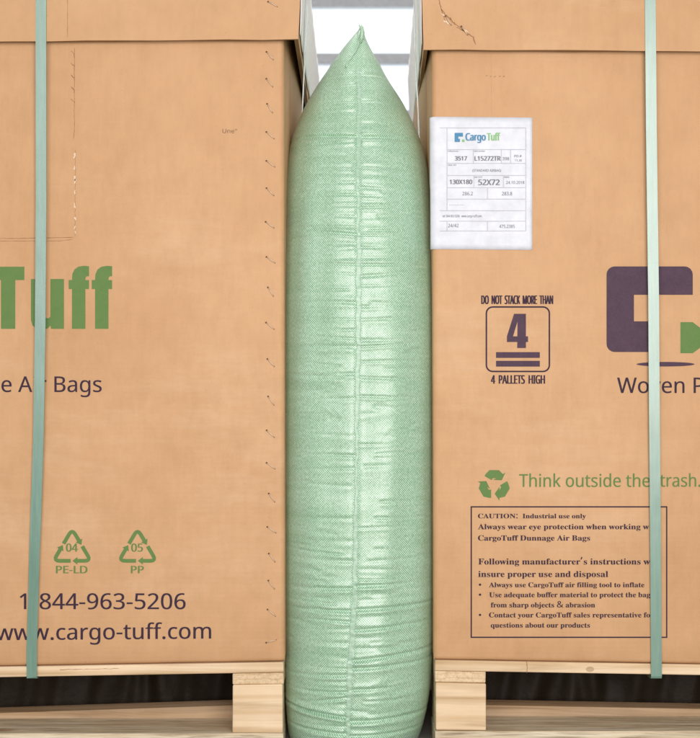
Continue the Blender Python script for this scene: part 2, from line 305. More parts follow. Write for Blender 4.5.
# outlines of the letters used on the prints, in thousandths of an em: [advance, [x, y, x, y ...] ...]
GLY = {
'sans': {
 'a': [450, [231, 437, 299, 428, 347, 403, 376, 358, 385, 293, 385, 0, 334, 0, 320, 61, 317, 61, 279, 22, 234, -1, 172, -8, 136, -5, 103, 6, 75, 23, 55, 48, 41, 80, 37, 119, 50, 176, 87, 219, 152, 245, 243, 257, 316, 259, 316, 285, 310, 330, 293, 359, 265, 375, 227, 380, 163, 370, 106, 347, 84, 400, 151, 426], [252, 208, 184, 200, 141, 182, 118, 155, 110, 119, 115, 87, 132, 66, 157, 53, 188, 49, 238, 56, 279, 79, 306, 117, 315, 172, 315, 210]],
 'b': [493, [139, 461, 138, 410, 135, 373, 139, 373, 161, 398, 189, 419, 226, 432, 272, 437, 310, 434, 344, 423, 374, 406, 401, 381, 422, 350, 437, 312, 446, 267, 449, 215, 444, 147, 427, 91, 400, 48, 365, 17, 322, -2, 272, -8, 226, -3, 189, 10, 161, 31, 139, 55, 133, 55, 119, 0, 68, 0, 68, 609, 139, 609], [260, 379, 219, 374, 188, 361, 165, 339, 150, 308, 142, 268, 139, 217, 139, 214, 145, 144, 165, 93, 202, 61, 261, 51, 312, 61, 348, 93, 369, 145, 376, 216, 369, 287, 348, 338, 311, 368]],
 'c': [385, [241, -8, 187, -2, 139, 15, 99, 45, 69, 87, 50, 143, 44, 213, 51, 284, 71, 342, 102, 385, 142, 415, 191, 432, 245, 438, 309, 431, 358, 415, 337, 356, 292, 370, 244, 376, 204, 371, 172, 358, 148, 335, 131, 303, 120, 263, 117, 213, 120, 166, 131, 126, 148, 94, 172, 71, 202, 58, 240, 53, 302, 60, 351, 78, 351, 15, 304, -2]],
 'd': [493, [221, -8, 182, -5, 148, 6, 118, 23, 92, 48, 71, 79, 56, 117, 47, 162, 44, 214, 47, 266, 56, 311, 71, 350, 93, 381, 119, 406, 149, 424, 183, 434, 221, 438, 280, 429, 323, 407, 354, 374, 359, 374, 356, 405, 354, 438, 354, 609, 425, 609, 425, 0, 368, 0, 358, 58, 354, 58, 323, 24, 279, 1], [232, 51, 290, 60, 328, 88, 348, 135, 355, 200, 355, 213, 349, 284, 329, 336, 291, 369, 231, 379, 181, 368, 146, 334, 124, 281, 117, 213, 124, 144, 146, 93, 181, 61]],
 'e': [452, [234, 438, 286, 432, 329, 414, 364, 385, 390, 346, 406, 299, 411, 244, 411, 201, 117, 201, 127, 137, 154, 90, 197, 62, 254, 52, 327, 60, 392, 82, 392, 20, 327, -1, 251, -8, 194, -2, 143, 17, 101, 48, 70, 91, 51, 146, 44, 212, 50, 277, 68, 333, 96, 378, 134, 411, 181, 431], [233, 380, 188, 372, 154, 348, 130, 309, 119, 257, 338, 257, 335, 292, 326, 322, 312, 346, 292, 364, 266, 376]],
 'f': [276, [266, 375, 158, 375, 158, 0, 87, 0, 87, 375, 12, 375, 12, 408, 87, 432, 87, 457, 92, 507, 104, 547, 124, 577, 152, 597, 186, 609, 227, 613, 274, 609, 310, 599, 292, 544, 262, 552, 228, 556, 197, 550, 175, 532, 162, 502, 158, 458, 158, 430, 266, 430]],
 'g': [493, [221, 438, 261, 434, 297, 422, 329, 402, 355, 373, 359, 373, 369, 430, 425, 430, 425, -7, 420, -63, 404, -109, 378, -146, 341, -172, 293, -187, 233, -192, 147, -186, 78, -165, 78, -100, 149, -125, 237, -134, 286, -126, 324, -101, 347, -63, 355, -13, 355, 4, 356, 32, 358, 57, 354, 57, 329, 28, 299, 8, 263, -4, 221, -8, 182, -4, 147, 7, 117, 25, 91, 51, 56, 121, 44, 214, 56, 306, 91, 377, 117, 404, 147, 423, 181, 434], [230, 379, 197, 374, 169, 359, 147, 336, 130, 303, 120, 262, 117, 213, 124, 143, 146, 92, 182, 60, 232, 50, 288, 58, 309, 69, 326, 85, 349, 131, 356, 197, 356, 214, 353, 267, 343, 309, 326, 340, 302, 362, 270, 374]],
 'h': [496, [139, 431, 138, 399, 135, 370, 140, 370, 174, 407, 221, 429, 273, 437, 321, 433, 360, 421, 391, 400, 413, 370, 426, 330, 431, 280, 431, 0, 361, 0, 361, 275, 355, 321, 338, 353, 308, 372, 265, 379, 222, 374, 189, 360, 166, 338, 150, 308, 142, 269, 139, 222, 139, 0, 68, 0, 68, 609, 139, 609]],
 'i': [207, [139, 430, 139, 0, 68, 0, 68, 430], [104, 591, 133, 580, 142, 566, 145, 546, 142, 526, 133, 512, 104, 501, 88, 504, 75, 512, 66, 526, 63, 546, 66, 566, 75, 580, 88, 588]],
 'j': [207, [18, -192, -18, -190, -44, -183, -44, -126, -19, -132, 9, -134, 32, -130, 51, -120, 64, -100, 68, -67, 68, 430, 139, 430, 139, -64, 136, -101, 126, -133, 110, -159, 87, -177, 56, -189], [63, 546, 66, 566, 75, 580, 88, 588, 104, 591, 133, 580, 142, 566, 145, 546, 142, 526, 133, 512, 104, 501, 88, 504, 75, 512, 66, 526]],
 'k': [428, [138, 291, 137, 257, 135, 221, 138, 221, 152, 240, 172, 264, 189, 285, 326, 430, 409, 430, 235, 246, 421, 0, 336, 0, 187, 200, 138, 158, 138, 0, 68, 0, 68, 609, 138, 609]],
 'l': [207, [139, 0, 68, 0, 68, 609, 139, 609]],
 'm': [750, [540, 438, 603, 429, 649, 401, 676, 352, 685, 280, 685, 0, 615, 0, 615, 277, 610, 321, 594, 353, 567, 372, 528, 379, 474, 369, 438, 342, 418, 298, 411, 237, 411, 0, 342, 0, 342, 277, 332, 333, 320, 353, 303, 367, 281, 376, 253, 379, 215, 374, 185, 360, 164, 338, 150, 308, 141, 269, 139, 223, 139, 0, 68, 0, 68, 430, 125, 430, 136, 371, 140, 371, 173, 409, 217, 431, 266, 438, 312, 433, 349, 420, 378, 398, 398, 366, 402, 366, 427, 398, 461, 420, 499, 433]],
 'n': [496, [275, 438, 343, 429, 391, 401, 421, 352, 431, 280, 431, 0, 361, 0, 361, 275, 355, 321, 338, 353, 308, 372, 265, 379, 204, 368, 166, 338, 146, 289, 139, 223, 139, 0, 68, 0, 68, 430, 125, 430, 136, 371, 140, 371, 175, 409, 222, 431]],
 'o': [485, [442, 216, 438, 165, 428, 121, 411, 82, 388, 51, 359, 25, 324, 7, 285, -4, 241, -8, 200, -4, 163, 7, 129, 25, 100, 51, 77, 82, 59, 121, 48, 165, 44, 216, 50, 282, 68, 336, 97, 380, 137, 412, 186, 431, 244, 438, 299, 431, 347, 412, 387, 380, 417, 336, 436, 282], [117, 216, 120, 169, 130, 128, 147, 95, 172, 71, 203, 56, 243, 51, 282, 56, 314, 71, 339, 95, 356, 128, 366, 169, 369, 216, 365, 263, 355, 303, 338, 335, 314, 359, 282, 374, 242, 379, 185, 368, 147, 335, 124, 284]],
 'p': [493, [273, 438, 310, 434, 344, 424, 374, 407, 401, 383, 422, 351, 437, 313, 446, 268, 449, 216, 444, 148, 427, 93, 401, 49, 365, 17, 322, -2, 272, -8, 213, 1, 170, 24, 139, 55, 134, 55, 137, 20, 139, -16, 139, -192, 68, -192, 68, 430, 126, 430, 136, 371, 139, 371, 170, 405, 213, 429], [260, 379, 221, 374, 190, 362, 167, 342, 152, 313, 142, 275, 139, 229, 139, 216, 142, 167, 150, 126, 165, 93, 188, 70, 220, 55, 261, 51, 297, 56, 326, 72, 348, 98, 364, 131, 373, 171, 376, 217, 369, 283, 348, 334, 311, 367]],
 'q': [493, [354, -9, 355, 25, 358, 58, 354, 58, 332, 32, 303, 11, 266, -3, 219, -8, 182, -5, 148, 6, 119, 23, 93, 48, 71, 79, 56, 117, 47, 162, 44, 214, 50, 282, 67, 338, 93, 381, 129, 413, 172, 432, 221, 438, 267, 433, 304, 419, 333, 397, 355, 371, 358, 371, 369, 430, 425, 430, 425, -192, 354, -192], [233, 51, 272, 55, 304, 67, 327, 87, 342, 116, 352, 153, 355, 199, 355, 213, 348, 285, 328, 337, 290, 369, 231, 379, 181, 368, 145, 334, 124, 281, 117, 213, 124, 145, 146, 93, 182, 61]],
 'r': [331, [269, 438, 295, 437, 319, 433, 310, 368, 287, 372, 264, 374, 217, 363, 176, 334, 149, 289, 139, 229, 139, 0, 68, 0, 68, 430, 126, 430, 134, 351, 137, 351, 170, 395, 214, 426, 240, 435]],
 's': [384, [348, 119, 343, 80, 327, 49, 302, 24, 268, 6, 226, -4, 176, -8, 99, -1, 42, 19, 42, 83, 104, 60, 178, 49, 224, 53, 256, 66, 274, 86, 280, 112, 271, 141, 239, 167, 174, 196, 103, 228, 76, 245, 57, 266, 45, 292, 41, 324, 52, 372, 85, 408, 137, 430, 202, 438, 275, 430, 339, 409, 315, 353, 258, 372, 197, 380, 159, 377, 131, 366, 114, 350, 108, 328, 119, 298, 154, 274, 219, 246, 289, 215, 314, 197, 333, 176, 344, 150]],
 't': [289, [212, 50, 245, 53, 272, 59, 272, 5, 240, -4, 200, -8, 167, -5, 138, 4, 112, 20, 91, 44, 78, 79, 74, 125, 74, 375, 13, 375, 13, 409, 75, 437, 103, 528, 144, 528, 144, 430, 269, 430, 269, 375, 144, 375, 144, 127, 149, 93, 163, 69, 185, 54]],
 'u': [496, [427, 430, 427, 0, 370, 0, 359, 57, 356, 57, 321, 20, 273, -1, 220, -8, 173, -4, 134, 8, 103, 29, 81, 59, 68, 99, 63, 148, 63, 430, 135, 430, 135, 153, 141, 108, 158, 76, 188, 57, 230, 51, 273, 55, 306, 69, 330, 91, 345, 121, 354, 160, 357, 206, 357, 430]],
 'v': [407, [163, 0, 0, 430, 75, 430, 167, 176, 180, 137, 193, 96, 201, 63, 204, 63, 214, 96, 227, 138, 241, 176, 332, 430, 407, 430, 244, 0]],
 'w': [630, [346, 243, 336, 276, 328, 308, 321, 335, 316, 357, 313, 357, 308, 335, 302, 307, 294, 275, 284, 242, 207, 1, 127, 1, 9, 431, 82, 431, 141, 201, 153, 154, 163, 109, 169, 73, 172, 73, 178, 97, 185, 128, 193, 160, 201, 188, 277, 431, 354, 431, 428, 188, 440, 149, 451, 109, 457, 74, 460, 74, 466, 108, 477, 153, 489, 201, 549, 431, 621, 431, 502, 1, 419, 1]],
 'x': [424, [170, 220, 22, 430, 102, 430, 213, 268, 322, 430, 402, 430, 253, 220, 410, 0, 330, 0, 213, 172, 94, 0, 14, 0]],
 'y': [409, [1, 430, 76, 430, 169, 185, 184, 144, 196, 105, 205, 68, 209, 68, 224, 121, 245, 186, 333, 430, 409, 430, 224, -59, 188, -130, 165, -156, 138, -176, 106, -188, 67, -192, 34, -190, 9, -186, 9, -130, 30, -133, 56, -135, 99, -126, 130, -99, 152, -59, 174, -2]],
 'z': [377, [346, 0, 31, 0, 31, 47, 262, 375, 45, 375, 45, 430, 340, 430, 340, 377, 112, 55, 346, 55]],
 'A': [512, [437, 0, 368, 177, 141, 177, 73, 0, 0, 0, 224, 575, 289, 575, 512, 0], [282, 415, 274, 438, 263, 473, 255, 500, 247, 468, 238, 438, 230, 415, 165, 241, 346, 241]],
 'B': [521, [241, 573, 336, 565, 404, 541, 428, 522, 445, 497, 455, 467, 459, 431, 456, 399, 446, 371, 431, 347, 409, 328, 382, 313, 350, 304, 350, 300, 415, 279, 441, 261, 461, 236, 474, 203, 478, 163, 472, 115, 454, 74, 425, 42, 385, 19, 337, 5, 279, 0, 78, 0, 78, 573], [256, 329, 318, 335, 357, 352, 377, 382, 384, 423, 376, 463, 351, 490, 308, 506, 245, 511, 150, 511, 150, 329], [150, 269, 150, 61, 265, 61, 330, 68, 371, 91, 394, 125, 401, 168, 398, 197, 388, 221, 370, 241, 344, 256, 307, 266, 260, 269]],
 'C': [507, [323, 517, 280, 513, 241, 502, 206, 482, 178, 456, 155, 423, 139, 383, 129, 337, 125, 286, 131, 220, 147, 164, 175, 117, 213, 83, 262, 62, 322, 55, 394, 62, 460, 78, 460, 15, 393, -2, 312, -8, 232, 1, 166, 28, 115, 72, 78, 131, 56, 203, 49, 287, 53, 349, 67, 406, 89, 456, 120, 499, 159, 534, 206, 559, 261, 575, 324, 581, 409, 572, 482, 547, 453, 486, 394, 508]],
 'D': [585, [536, 292, 528, 203, 501, 131, 457, 74, 399, 33, 325, 8, 237, 0, 78, 0, 78, 573, 254, 573, 335, 565, 404, 540, 460, 501, 502, 446, 528, 377], [460, 289, 454, 359, 435, 415, 404, 457, 361, 487, 308, 505, 244, 511, 150, 511, 150, 62, 228, 62, 282, 65, 329, 76, 369, 94, 402, 119, 428, 151, 446, 190, 457, 236]],
 'E': [446, [398, 0, 78, 0, 78, 573, 398, 573, 398, 509, 150, 509, 150, 330, 383, 330, 383, 268, 150, 268, 150, 63, 398, 63]],
 'F': [416, [150, 0, 78, 0, 78, 573, 398, 573, 398, 509, 150, 509, 150, 306, 383, 306, 383, 243, 150, 243]],
 'G': [584, [326, 302, 524, 302, 524, 22, 431, -1, 323, -8, 241, 1, 173, 28, 120, 71, 81, 130, 57, 202, 49, 286, 58, 370, 84, 442, 127, 500, 186, 544, 259, 571, 346, 581, 437, 572, 516, 547, 489, 484, 421, 508, 342, 517, 278, 510, 225, 489, 181, 455, 150, 409, 131, 353, 124, 286, 130, 222, 146, 166, 175, 119, 216, 84, 270, 62, 340, 55, 404, 59, 452, 68, 452, 238, 326, 238]],
 'H': [594, [516, 0, 443, 0, 443, 267, 150, 267, 150, 0, 78, 0, 78, 573, 150, 573, 150, 330, 443, 330, 443, 573, 516, 573]],
 'I': [272, [239, 0, 32, 0, 32, 42, 99, 57, 99, 515, 32, 531, 32, 573, 239, 573, 239, 531, 172, 515, 172, 57, 239, 42]],
 'J': [219, [-3, -152, -37, -150, -63, -142, -63, -81, -35, -87, -5, -89, 33, -81, 50, -70, 63, -53, 71, -29, 74, 3, 74, 573, 146, 573, 146, 9, 141, -42, 128, -82, 105, -113, 75, -135, 39, -148]],
 'K': [496, [496, 0, 411, 0, 209, 273, 150, 222, 150, 0, 78, 0, 78, 573, 150, 573, 150, 290, 199, 345, 249, 399, 403, 573, 488, 573, 261, 323]],
 'L': [420, [78, 0, 78, 573, 150, 573, 150, 64, 400, 64, 400, 0]],
 'M': [727, [330, 0, 142, 502, 139, 502, 142, 461, 144, 407, 144, 347, 144, 0, 78, 0, 78, 573, 184, 573, 361, 103, 364, 103, 544, 573, 650, 573, 650, 0, 578, 0, 578, 352, 579, 408, 581, 460, 584, 501, 581, 501, 390, 0]],
 'N': [609, [532, 0, 447, 0, 141, 476, 138, 476, 141, 432, 143, 378, 144, 320, 144, 0, 78, 0, 78, 573, 161, 573, 467, 99, 470, 99, 468, 137, 466, 193, 464, 249, 464, 573, 532, 573]],
 'O': [626, [577, 287, 573, 224, 561, 166, 540, 116, 510, 73, 473, 38, 428, 13, 375, -3, 314, -8, 251, -3, 196, 13, 151, 39, 114, 73, 85, 116, 65, 167, 53, 224, 49, 288, 56, 370, 78, 442, 114, 500, 166, 545, 232, 572, 314, 581, 393, 572, 459, 545, 510, 501, 547, 442, 570, 370], [125, 287, 130, 220, 145, 163, 171, 117, 207, 83, 255, 62, 314, 55, 373, 62, 420, 83, 456, 117, 481, 163, 496, 220, 501, 287, 490, 384, 456, 457, 431, 484, 398, 503, 360, 514, 314, 518, 255, 511, 207, 490, 171, 457, 145, 411, 130, 354]],
 'P': [485, [229, 573, 326, 562, 393, 528, 415, 504, 431, 475, 441, 442, 444, 404, 433, 336, 417, 306, 395, 278, 364, 255, 324, 238, 275, 227, 216, 223, 150, 223, 150, 0, 78, 0, 78, 573], [223, 511, 150, 511, 150, 285, 208, 285, 258, 288, 298, 296, 330, 311, 352, 334, 365, 363, 370, 401, 361, 449, 334, 484, 289, 504]],
 'Q': [626, [577, 287, 573, 221, 559, 160, 535, 108, 503, 64, 461, 30, 411, 6, 548, -136, 444, -136, 334, -7, 324, -8, 314, -8, 251, -3, 196, 13, 151, 39, 114, 73, 85, 116, 65, 167, 53, 224, 49, 288, 56, 370, 78, 442, 114, 500, 166, 545, 232, 572, 314, 581, 393, 572, 459, 545, 510, 501, 547, 442, 570, 370], [125, 287, 130, 220, 145, 163, 171, 117, 207, 83, 255, 62, 314, 55, 373, 62, 420, 83, 456, 117, 481, 163, 496, 220, 501, 287, 490, 384, 456, 457, 431, 484, 398, 503, 360, 514, 314, 518, 255, 511, 207, 490, 171, 457, 145, 411, 130, 354]],
 'R': [499, [236, 573, 301, 568, 353, 555, 393, 532, 422, 500, 439, 460, 444, 410, 440, 368, 427, 334, 408, 306, 385, 285, 330, 257, 487, 0, 403, 0, 264, 237, 150, 237, 150, 0, 78, 0, 78, 573], [232, 510, 150, 510, 150, 298, 236, 298, 296, 304, 338, 325, 362, 359, 370, 407, 366, 440, 355, 467, 336, 486, 310, 500, 275, 507]],
 'S': [440, [403, 153, 396, 106, 378, 66, 348, 35, 307, 11, 257, -3, 198, -8, 137, -5, 83, 4, 41, 19, 41, 88, 113, 65, 201, 55, 240, 57, 273, 66, 298, 79, 316, 98, 327, 120, 330, 147, 327, 173, 318, 194, 302, 213, 277, 230, 196, 265, 131, 294, 85, 330, 57, 375, 48, 435, 54, 477, 71, 513, 99, 542, 136, 563, 180, 576, 231, 581, 318, 572, 389, 549, 366, 487, 302, 508, 229, 517, 196, 515, 169, 507, 148, 494, 133, 478, 124, 457, 121, 434, 124, 407, 133, 386, 149, 367, 172, 351, 246, 318, 332, 279, 362, 255, 385, 228, 398, 194]],
 'T': [446, [259, 0, 187, 0, 187, 509, 8, 509, 8, 573, 437, 573, 437, 509, 259, 509]],
 'U': [586, [513, 202, 507, 146, 489, 95, 459, 52, 416, 20, 360, -1, 290, -8, 240, -4, 196, 7, 159, 25, 128, 50, 104, 82, 86, 118, 76, 158, 72, 204, 72, 573, 144, 573, 144, 201, 154, 139, 182, 93, 228, 64, 294, 55, 342, 59, 379, 73, 407, 96, 427, 126, 438, 161, 442, 202, 442, 573, 513, 573]],
 'V': [481, [481, 573, 277, 0, 204, 0, 0, 573, 75, 573, 204, 205, 220, 160, 231, 119, 241, 80, 250, 119, 262, 161, 277, 207, 405, 573]],
 'W': [746, [735, 573, 583, 0, 510, 0, 399, 375, 389, 410, 380, 443, 373, 471, 370, 488, 367, 471, 361, 443, 352, 409, 342, 373, 234, 0, 161, 0, 10, 573, 85, 573, 174, 223, 183, 186, 190, 151, 196, 118, 201, 87, 206, 119, 213, 154, 222, 191, 232, 227, 333, 573, 407, 573, 512, 225, 523, 187, 532, 151, 538, 117, 544, 87, 550, 129, 560, 175, 572, 224, 660, 573]],
 'X': [470, [467, 0, 385, 0, 233, 249, 79, 0, 3, 0, 193, 298, 15, 573, 95, 573, 236, 348, 377, 573, 453, 573, 276, 300]],
 'Y': [454, [227, 291, 376, 573, 454, 573, 263, 222, 263, 0, 191, 0, 191, 219, 0, 573, 79, 573]],
 'Z': [459, [427, 0, 30, 0, 30, 55, 332, 508, 40, 508, 40, 573, 419, 573, 419, 518, 118, 64, 427, 64]],
 '0': [459, [419, 287, 409, 163, 395, 112, 376, 70, 349, 37, 316, 12, 276, -3, 229, -8, 170, 1, 122, 27, 86, 70, 60, 129, 44, 201, 39, 287, 44, 373, 58, 446, 83, 504, 119, 547, 167, 573, 229, 581, 287, 573, 335, 547, 372, 504, 399, 446, 414, 373], [110, 287, 113, 215, 121, 156, 137, 111, 159, 78, 190, 59, 229, 52, 268, 59, 298, 78, 320, 110, 336, 156, 345, 215, 348, 287, 345, 359, 336, 417, 320, 463, 298, 495, 268, 515, 229, 521, 190, 515, 159, 495, 137, 463, 121, 417, 113, 359]],
 '1': [459, [285, 0, 216, 0, 216, 400, 216, 439, 217, 470, 219, 499, 196, 477, 169, 455, 108, 405, 71, 452, 226, 573, 285, 573]],
 '2': [459, [417, 0, 38, 0, 38, 59, 188, 210, 261, 287, 306, 353, 318, 387, 322, 424, 315, 466, 294, 496, 261, 514, 221, 520, 181, 517, 147, 506, 83, 466, 45, 513, 94, 548, 153, 572, 221, 581, 270, 576, 313, 562, 347, 540, 372, 510, 388, 472, 394, 428, 389, 385, 375, 344, 353, 305, 324, 267, 247, 185, 128, 67, 128, 64, 417, 64]],
 '3': [459, [395, 439, 392, 403, 381, 372, 363, 347, 340, 326, 310, 311, 277, 302, 277, 298, 337, 283, 379, 255, 405, 214, 413, 163, 407, 116, 390, 74, 360, 40, 318, 14, 263, -3, 193, -8, 110, -1, 36, 23, 36, 89, 114, 61, 194, 51, 260, 59, 305, 81, 331, 117, 339, 164, 335, 197, 320, 223, 297, 242, 265, 255, 226, 263, 179, 265, 123, 265, 123, 326, 180, 326, 223, 329, 259, 339, 286, 356, 307, 377, 319, 404, 323, 434, 316, 471, 295, 498, 262, 516, 219, 521, 164, 515, 117, 498, 75, 473, 39, 521, 73, 544, 115, 563, 163, 576, 218, 581, 296, 571, 352, 540, 384, 495]],
 '4': [459, [443, 130, 359, 130, 359, 0, 291, 0, 291, 130, 17, 130, 17, 190, 286, 576, 359, 576, 359, 193, 443, 193], [291, 374, 291, 412, 293, 444, 294, 474, 295, 500, 292, 500, 276, 468, 257, 438, 86, 193, 291, 193]],
 '5': [459, [221, 351, 275, 346, 322, 331, 361, 307, 389, 274, 407, 232, 413, 183, 407, 128, 387, 81, 356, 43, 314, 15, 261, -2, 199, -8, 116, 0, 51, 23, 51, 90, 121, 62, 200, 52, 239, 55, 274, 65, 302, 82, 323, 106, 336, 137, 341, 176, 332, 225, 306, 262, 262, 284, 197, 292, 146, 288, 99, 280, 64, 302, 86, 573, 373, 573, 373, 508, 146, 508, 132, 342, 169, 348]],
 '6': [459, [44, 245, 51, 342, 75, 433, 95, 474, 121, 510, 155, 539, 196, 562, 246, 576, 306, 581, 344, 579, 377, 573, 377, 513, 344, 520, 308, 523, 257, 518, 216, 504, 183, 483, 158, 454, 139, 419, 127, 380, 115, 291, 119, 291, 150, 326, 194, 350, 255, 358, 302, 353, 342, 338, 375, 313, 400, 279, 416, 236, 421, 184, 415, 129, 399, 82, 372, 44, 336, 15, 291, -2, 239, -8, 199, -4, 163, 7, 130, 26, 101, 54, 77, 89, 59, 133, 48, 185], [238, 51, 284, 59, 320, 84, 343, 125, 351, 184, 344, 233, 324, 271, 289, 295, 241, 303, 205, 299, 175, 287, 150, 270, 131, 248, 119, 223, 115, 198, 123, 146, 146, 99, 185, 64, 210, 55]],
 '7': [459, [109, 0, 344, 508, 35, 508, 35, 573, 419, 573, 419, 518, 187, 0]],
 '8': [459, [229, 581, 276, 577, 318, 565, 352, 546, 378, 519, 395, 485, 400, 443, 396, 411, 385, 383, 346, 338, 291, 303, 355, 265, 381, 242, 401, 216, 414, 185, 419, 148, 413, 104, 395, 65, 367, 34, 330, 11, 284, -3, 231, -8, 174, -3, 126, 10, 89, 33, 61, 63, 45, 101, 39, 146, 43, 183, 56, 214, 75, 241, 99, 264, 158, 299, 107, 336, 71, 383, 61, 411, 58, 444, 63, 485, 80, 518, 107, 545, 141, 565, 182, 577], [108, 145, 116, 107, 138, 76, 176, 55, 229, 48, 281, 55, 319, 76, 342, 108, 350, 148, 346, 174, 335, 197, 293, 235, 229, 265, 217, 270, 157, 237, 121, 197, 111, 173], [228, 524, 188, 518, 155, 502, 134, 476, 127, 441, 130, 414, 141, 391, 179, 357, 232, 330, 282, 357, 317, 392, 327, 414, 330, 441, 323, 476, 302, 502, 270, 518]],
 '9': [459, [417, 328, 410, 231, 387, 139, 366, 99, 340, 63, 306, 33, 265, 11, 214, -3, 154, -8, 117, -6, 82, 0, 82, 60, 115, 53, 152, 50, 204, 54, 245, 68, 278, 90, 303, 118, 322, 153, 334, 192, 346, 281, 341, 281, 310, 247, 266, 223, 204, 214, 158, 219, 118, 235, 85, 260, 61, 294, 45, 336, 40, 387, 46, 443, 63, 491, 90, 529, 127, 557, 171, 575, 223, 581, 262, 577, 299, 565, 332, 545, 361, 518, 384, 483, 402, 439, 413, 388], [223, 521, 178, 513, 142, 488, 118, 447, 110, 388, 117, 339, 137, 301, 171, 277, 220, 269, 256, 273, 286, 285, 311, 303, 330, 325, 342, 349, 346, 374, 338, 426, 315, 474, 277, 508, 252, 518]],
 ' ': [209],
 '.': [215, [58, 43, 61, 69, 72, 85, 88, 94, 107, 97, 126, 94, 142, 85, 153, 69, 157, 43, 153, 18, 142, 2, 126, -8, 107, -11, 88, -8, 72, 2, 61, 18]],
 ',': [215, [154, 84, 136, 23, 111, -42, 85, -103, 33, -103, 49, -38, 63, 31, 73, 93, 148, 93]],
 '-': [258, [32, 184, 32, 246, 226, 246, 226, 184]],
 ':': [215, [58, 43, 61, 69, 72, 85, 88, 94, 107, 97, 126, 94, 142, 85, 153, 69, 157, 43, 153, 18, 142, 2, 126, -8, 107, -11, 88, -8, 72, 2, 61, 18], [58, 387, 61, 412, 72, 429, 88, 438, 107, 441, 126, 438, 142, 429, 153, 412, 157, 387, 153, 362, 142, 345, 126, 335, 107, 332, 88, 335, 72, 345, 61, 362]],
 '"': [327, [128, 573, 112, 366, 68, 366, 52, 573], [275, 573, 259, 366, 215, 366, 199, 573]],
 '&': [587, [244, 581, 284, 578, 318, 567, 345, 549, 366, 524, 378, 494, 383, 458, 374, 411, 350, 372, 313, 338, 268, 308, 423, 159, 457, 216, 479, 286, 550, 286, 518, 191, 496, 150, 468, 114, 585, 0, 490, 0, 420, 67, 366, 28, 303, 2, 223, -8, 171, -4, 127, 10, 91, 32, 65, 63, 48, 102, 43, 149, 46, 187, 57, 220, 75, 248, 100, 273, 166, 318, 133, 358, 107, 403, 96, 456, 101, 493, 114, 524, 135, 548, 165, 567, 201, 578], [209, 273, 159, 239, 128, 201, 119, 178, 116, 152, 124, 112, 146, 81, 181, 61, 225, 55, 273, 59, 314, 71, 375, 111], [241, 524, 211, 519, 186, 506, 171, 485, 165, 457, 169, 429, 180, 404, 225, 350, 265, 376, 292, 401, 308, 428, 313, 458, 308, 484, 294, 505, 271, 519]],
 '#': [518, [385, 350, 360, 221, 470, 221, 470, 168, 350, 168, 317, 0, 260, 0, 293, 168, 178, 168, 147, 0, 91, 0, 121, 168, 20, 168, 20, 221, 132, 221, 157, 350, 50, 350, 50, 403, 167, 403, 199, 573, 257, 573, 225, 403, 340, 403, 372, 573, 427, 573, 395, 403, 497, 403, 497, 350], [188, 221, 303, 221, 328, 350, 213, 350]],
 '/': [298, [290, 573, 77, 0, 8, 0, 221, 573]],
 '|': [442, [192, 609, 250, 609, 250, -193, 192, -193]],
 '(': [241, [32, 220, 35, 285, 45, 348, 60, 409, 83, 468, 113, 522, 150, 573, 217, 573, 167, 493, 132, 407, 111, 315, 103, 221, 107, 159, 116, 98, 132, 38, 154, -20, 182, -75, 216, -127, 150, -127, 113, -77, 83, -24, 60, 34, 45, 94, 35, 156]],
 ')': [241, [209, 220, 205, 156, 196, 94, 180, 34, 158, -24, 128, -77, 91, -127, 25, -127, 59, -75, 87, -20, 108, 38, 124, 98, 134, 159, 137, 221, 134, 283, 124, 346, 108, 406, 87, 465, 59, 521, 24, 573, 91, 573, 128, 522, 158, 468, 180, 409, 196, 348, 205, 285]],
 '+': [459, [257, 311, 417, 311, 417, 254, 257, 254, 257, 89, 200, 89, 200, 254, 40, 254, 40, 311, 200, 311, 200, 477, 257, 477]],
},
'serif': {
 ' ': [175],
 'A': [437, [-9, 0, -9, 18, 9, 21, 24, 30, 49, 75, 206, 466, 224, 465, 384, 87, 411, 34, 425, 22, 443, 18, 443, 0, 229, 0, 229, 18, 270, 25, 283, 46, 273, 81, 253, 132, 103, 132, 79, 71, 76, 59, 75, 48, 87, 26, 124, 18, 128, 18, 128, 0], [113, 161, 242, 161, 177, 319]],
 'B': [443, [16, 0, 16, 17, 45, 22, 62, 32, 72, 51, 75, 82, 75, 369, 69, 412, 51, 433, 15, 439, 15, 455, 220, 455, 297, 449, 352, 429, 385, 396, 396, 351, 389, 313, 369, 283, 335, 261, 287, 247, 344, 231, 385, 206, 410, 173, 418, 132, 407, 76, 371, 35, 314, 9, 238, 0], [182, 252, 188, 252, 234, 257, 263, 272, 279, 301, 285, 345, 281, 385, 269, 412, 248, 428, 216, 434, 198, 432, 188, 425, 182, 391], [222, 24, 259, 30, 283, 49, 296, 81, 301, 128, 295, 176, 277, 208, 245, 225, 197, 231, 182, 231, 182, 65, 190, 33, 202, 26]],
 'C': [468, [257, -11, 193, -3, 137, 20, 91, 56, 56, 104, 34, 162, 26, 228, 34, 294, 56, 351, 92, 399, 139, 435, 195, 458, 259, 465, 309, 459, 367, 440, 388, 435, 408, 443, 419, 465, 437, 465, 437, 308, 420, 308, 392, 364, 356, 407, 313, 434, 265, 443, 212, 430, 174, 389, 151, 321, 144, 226, 152, 138, 177, 74, 219, 36, 278, 24, 318, 29, 358, 45, 395, 71, 428, 106, 447, 89, 409, 45, 365, 14, 314, -5]],
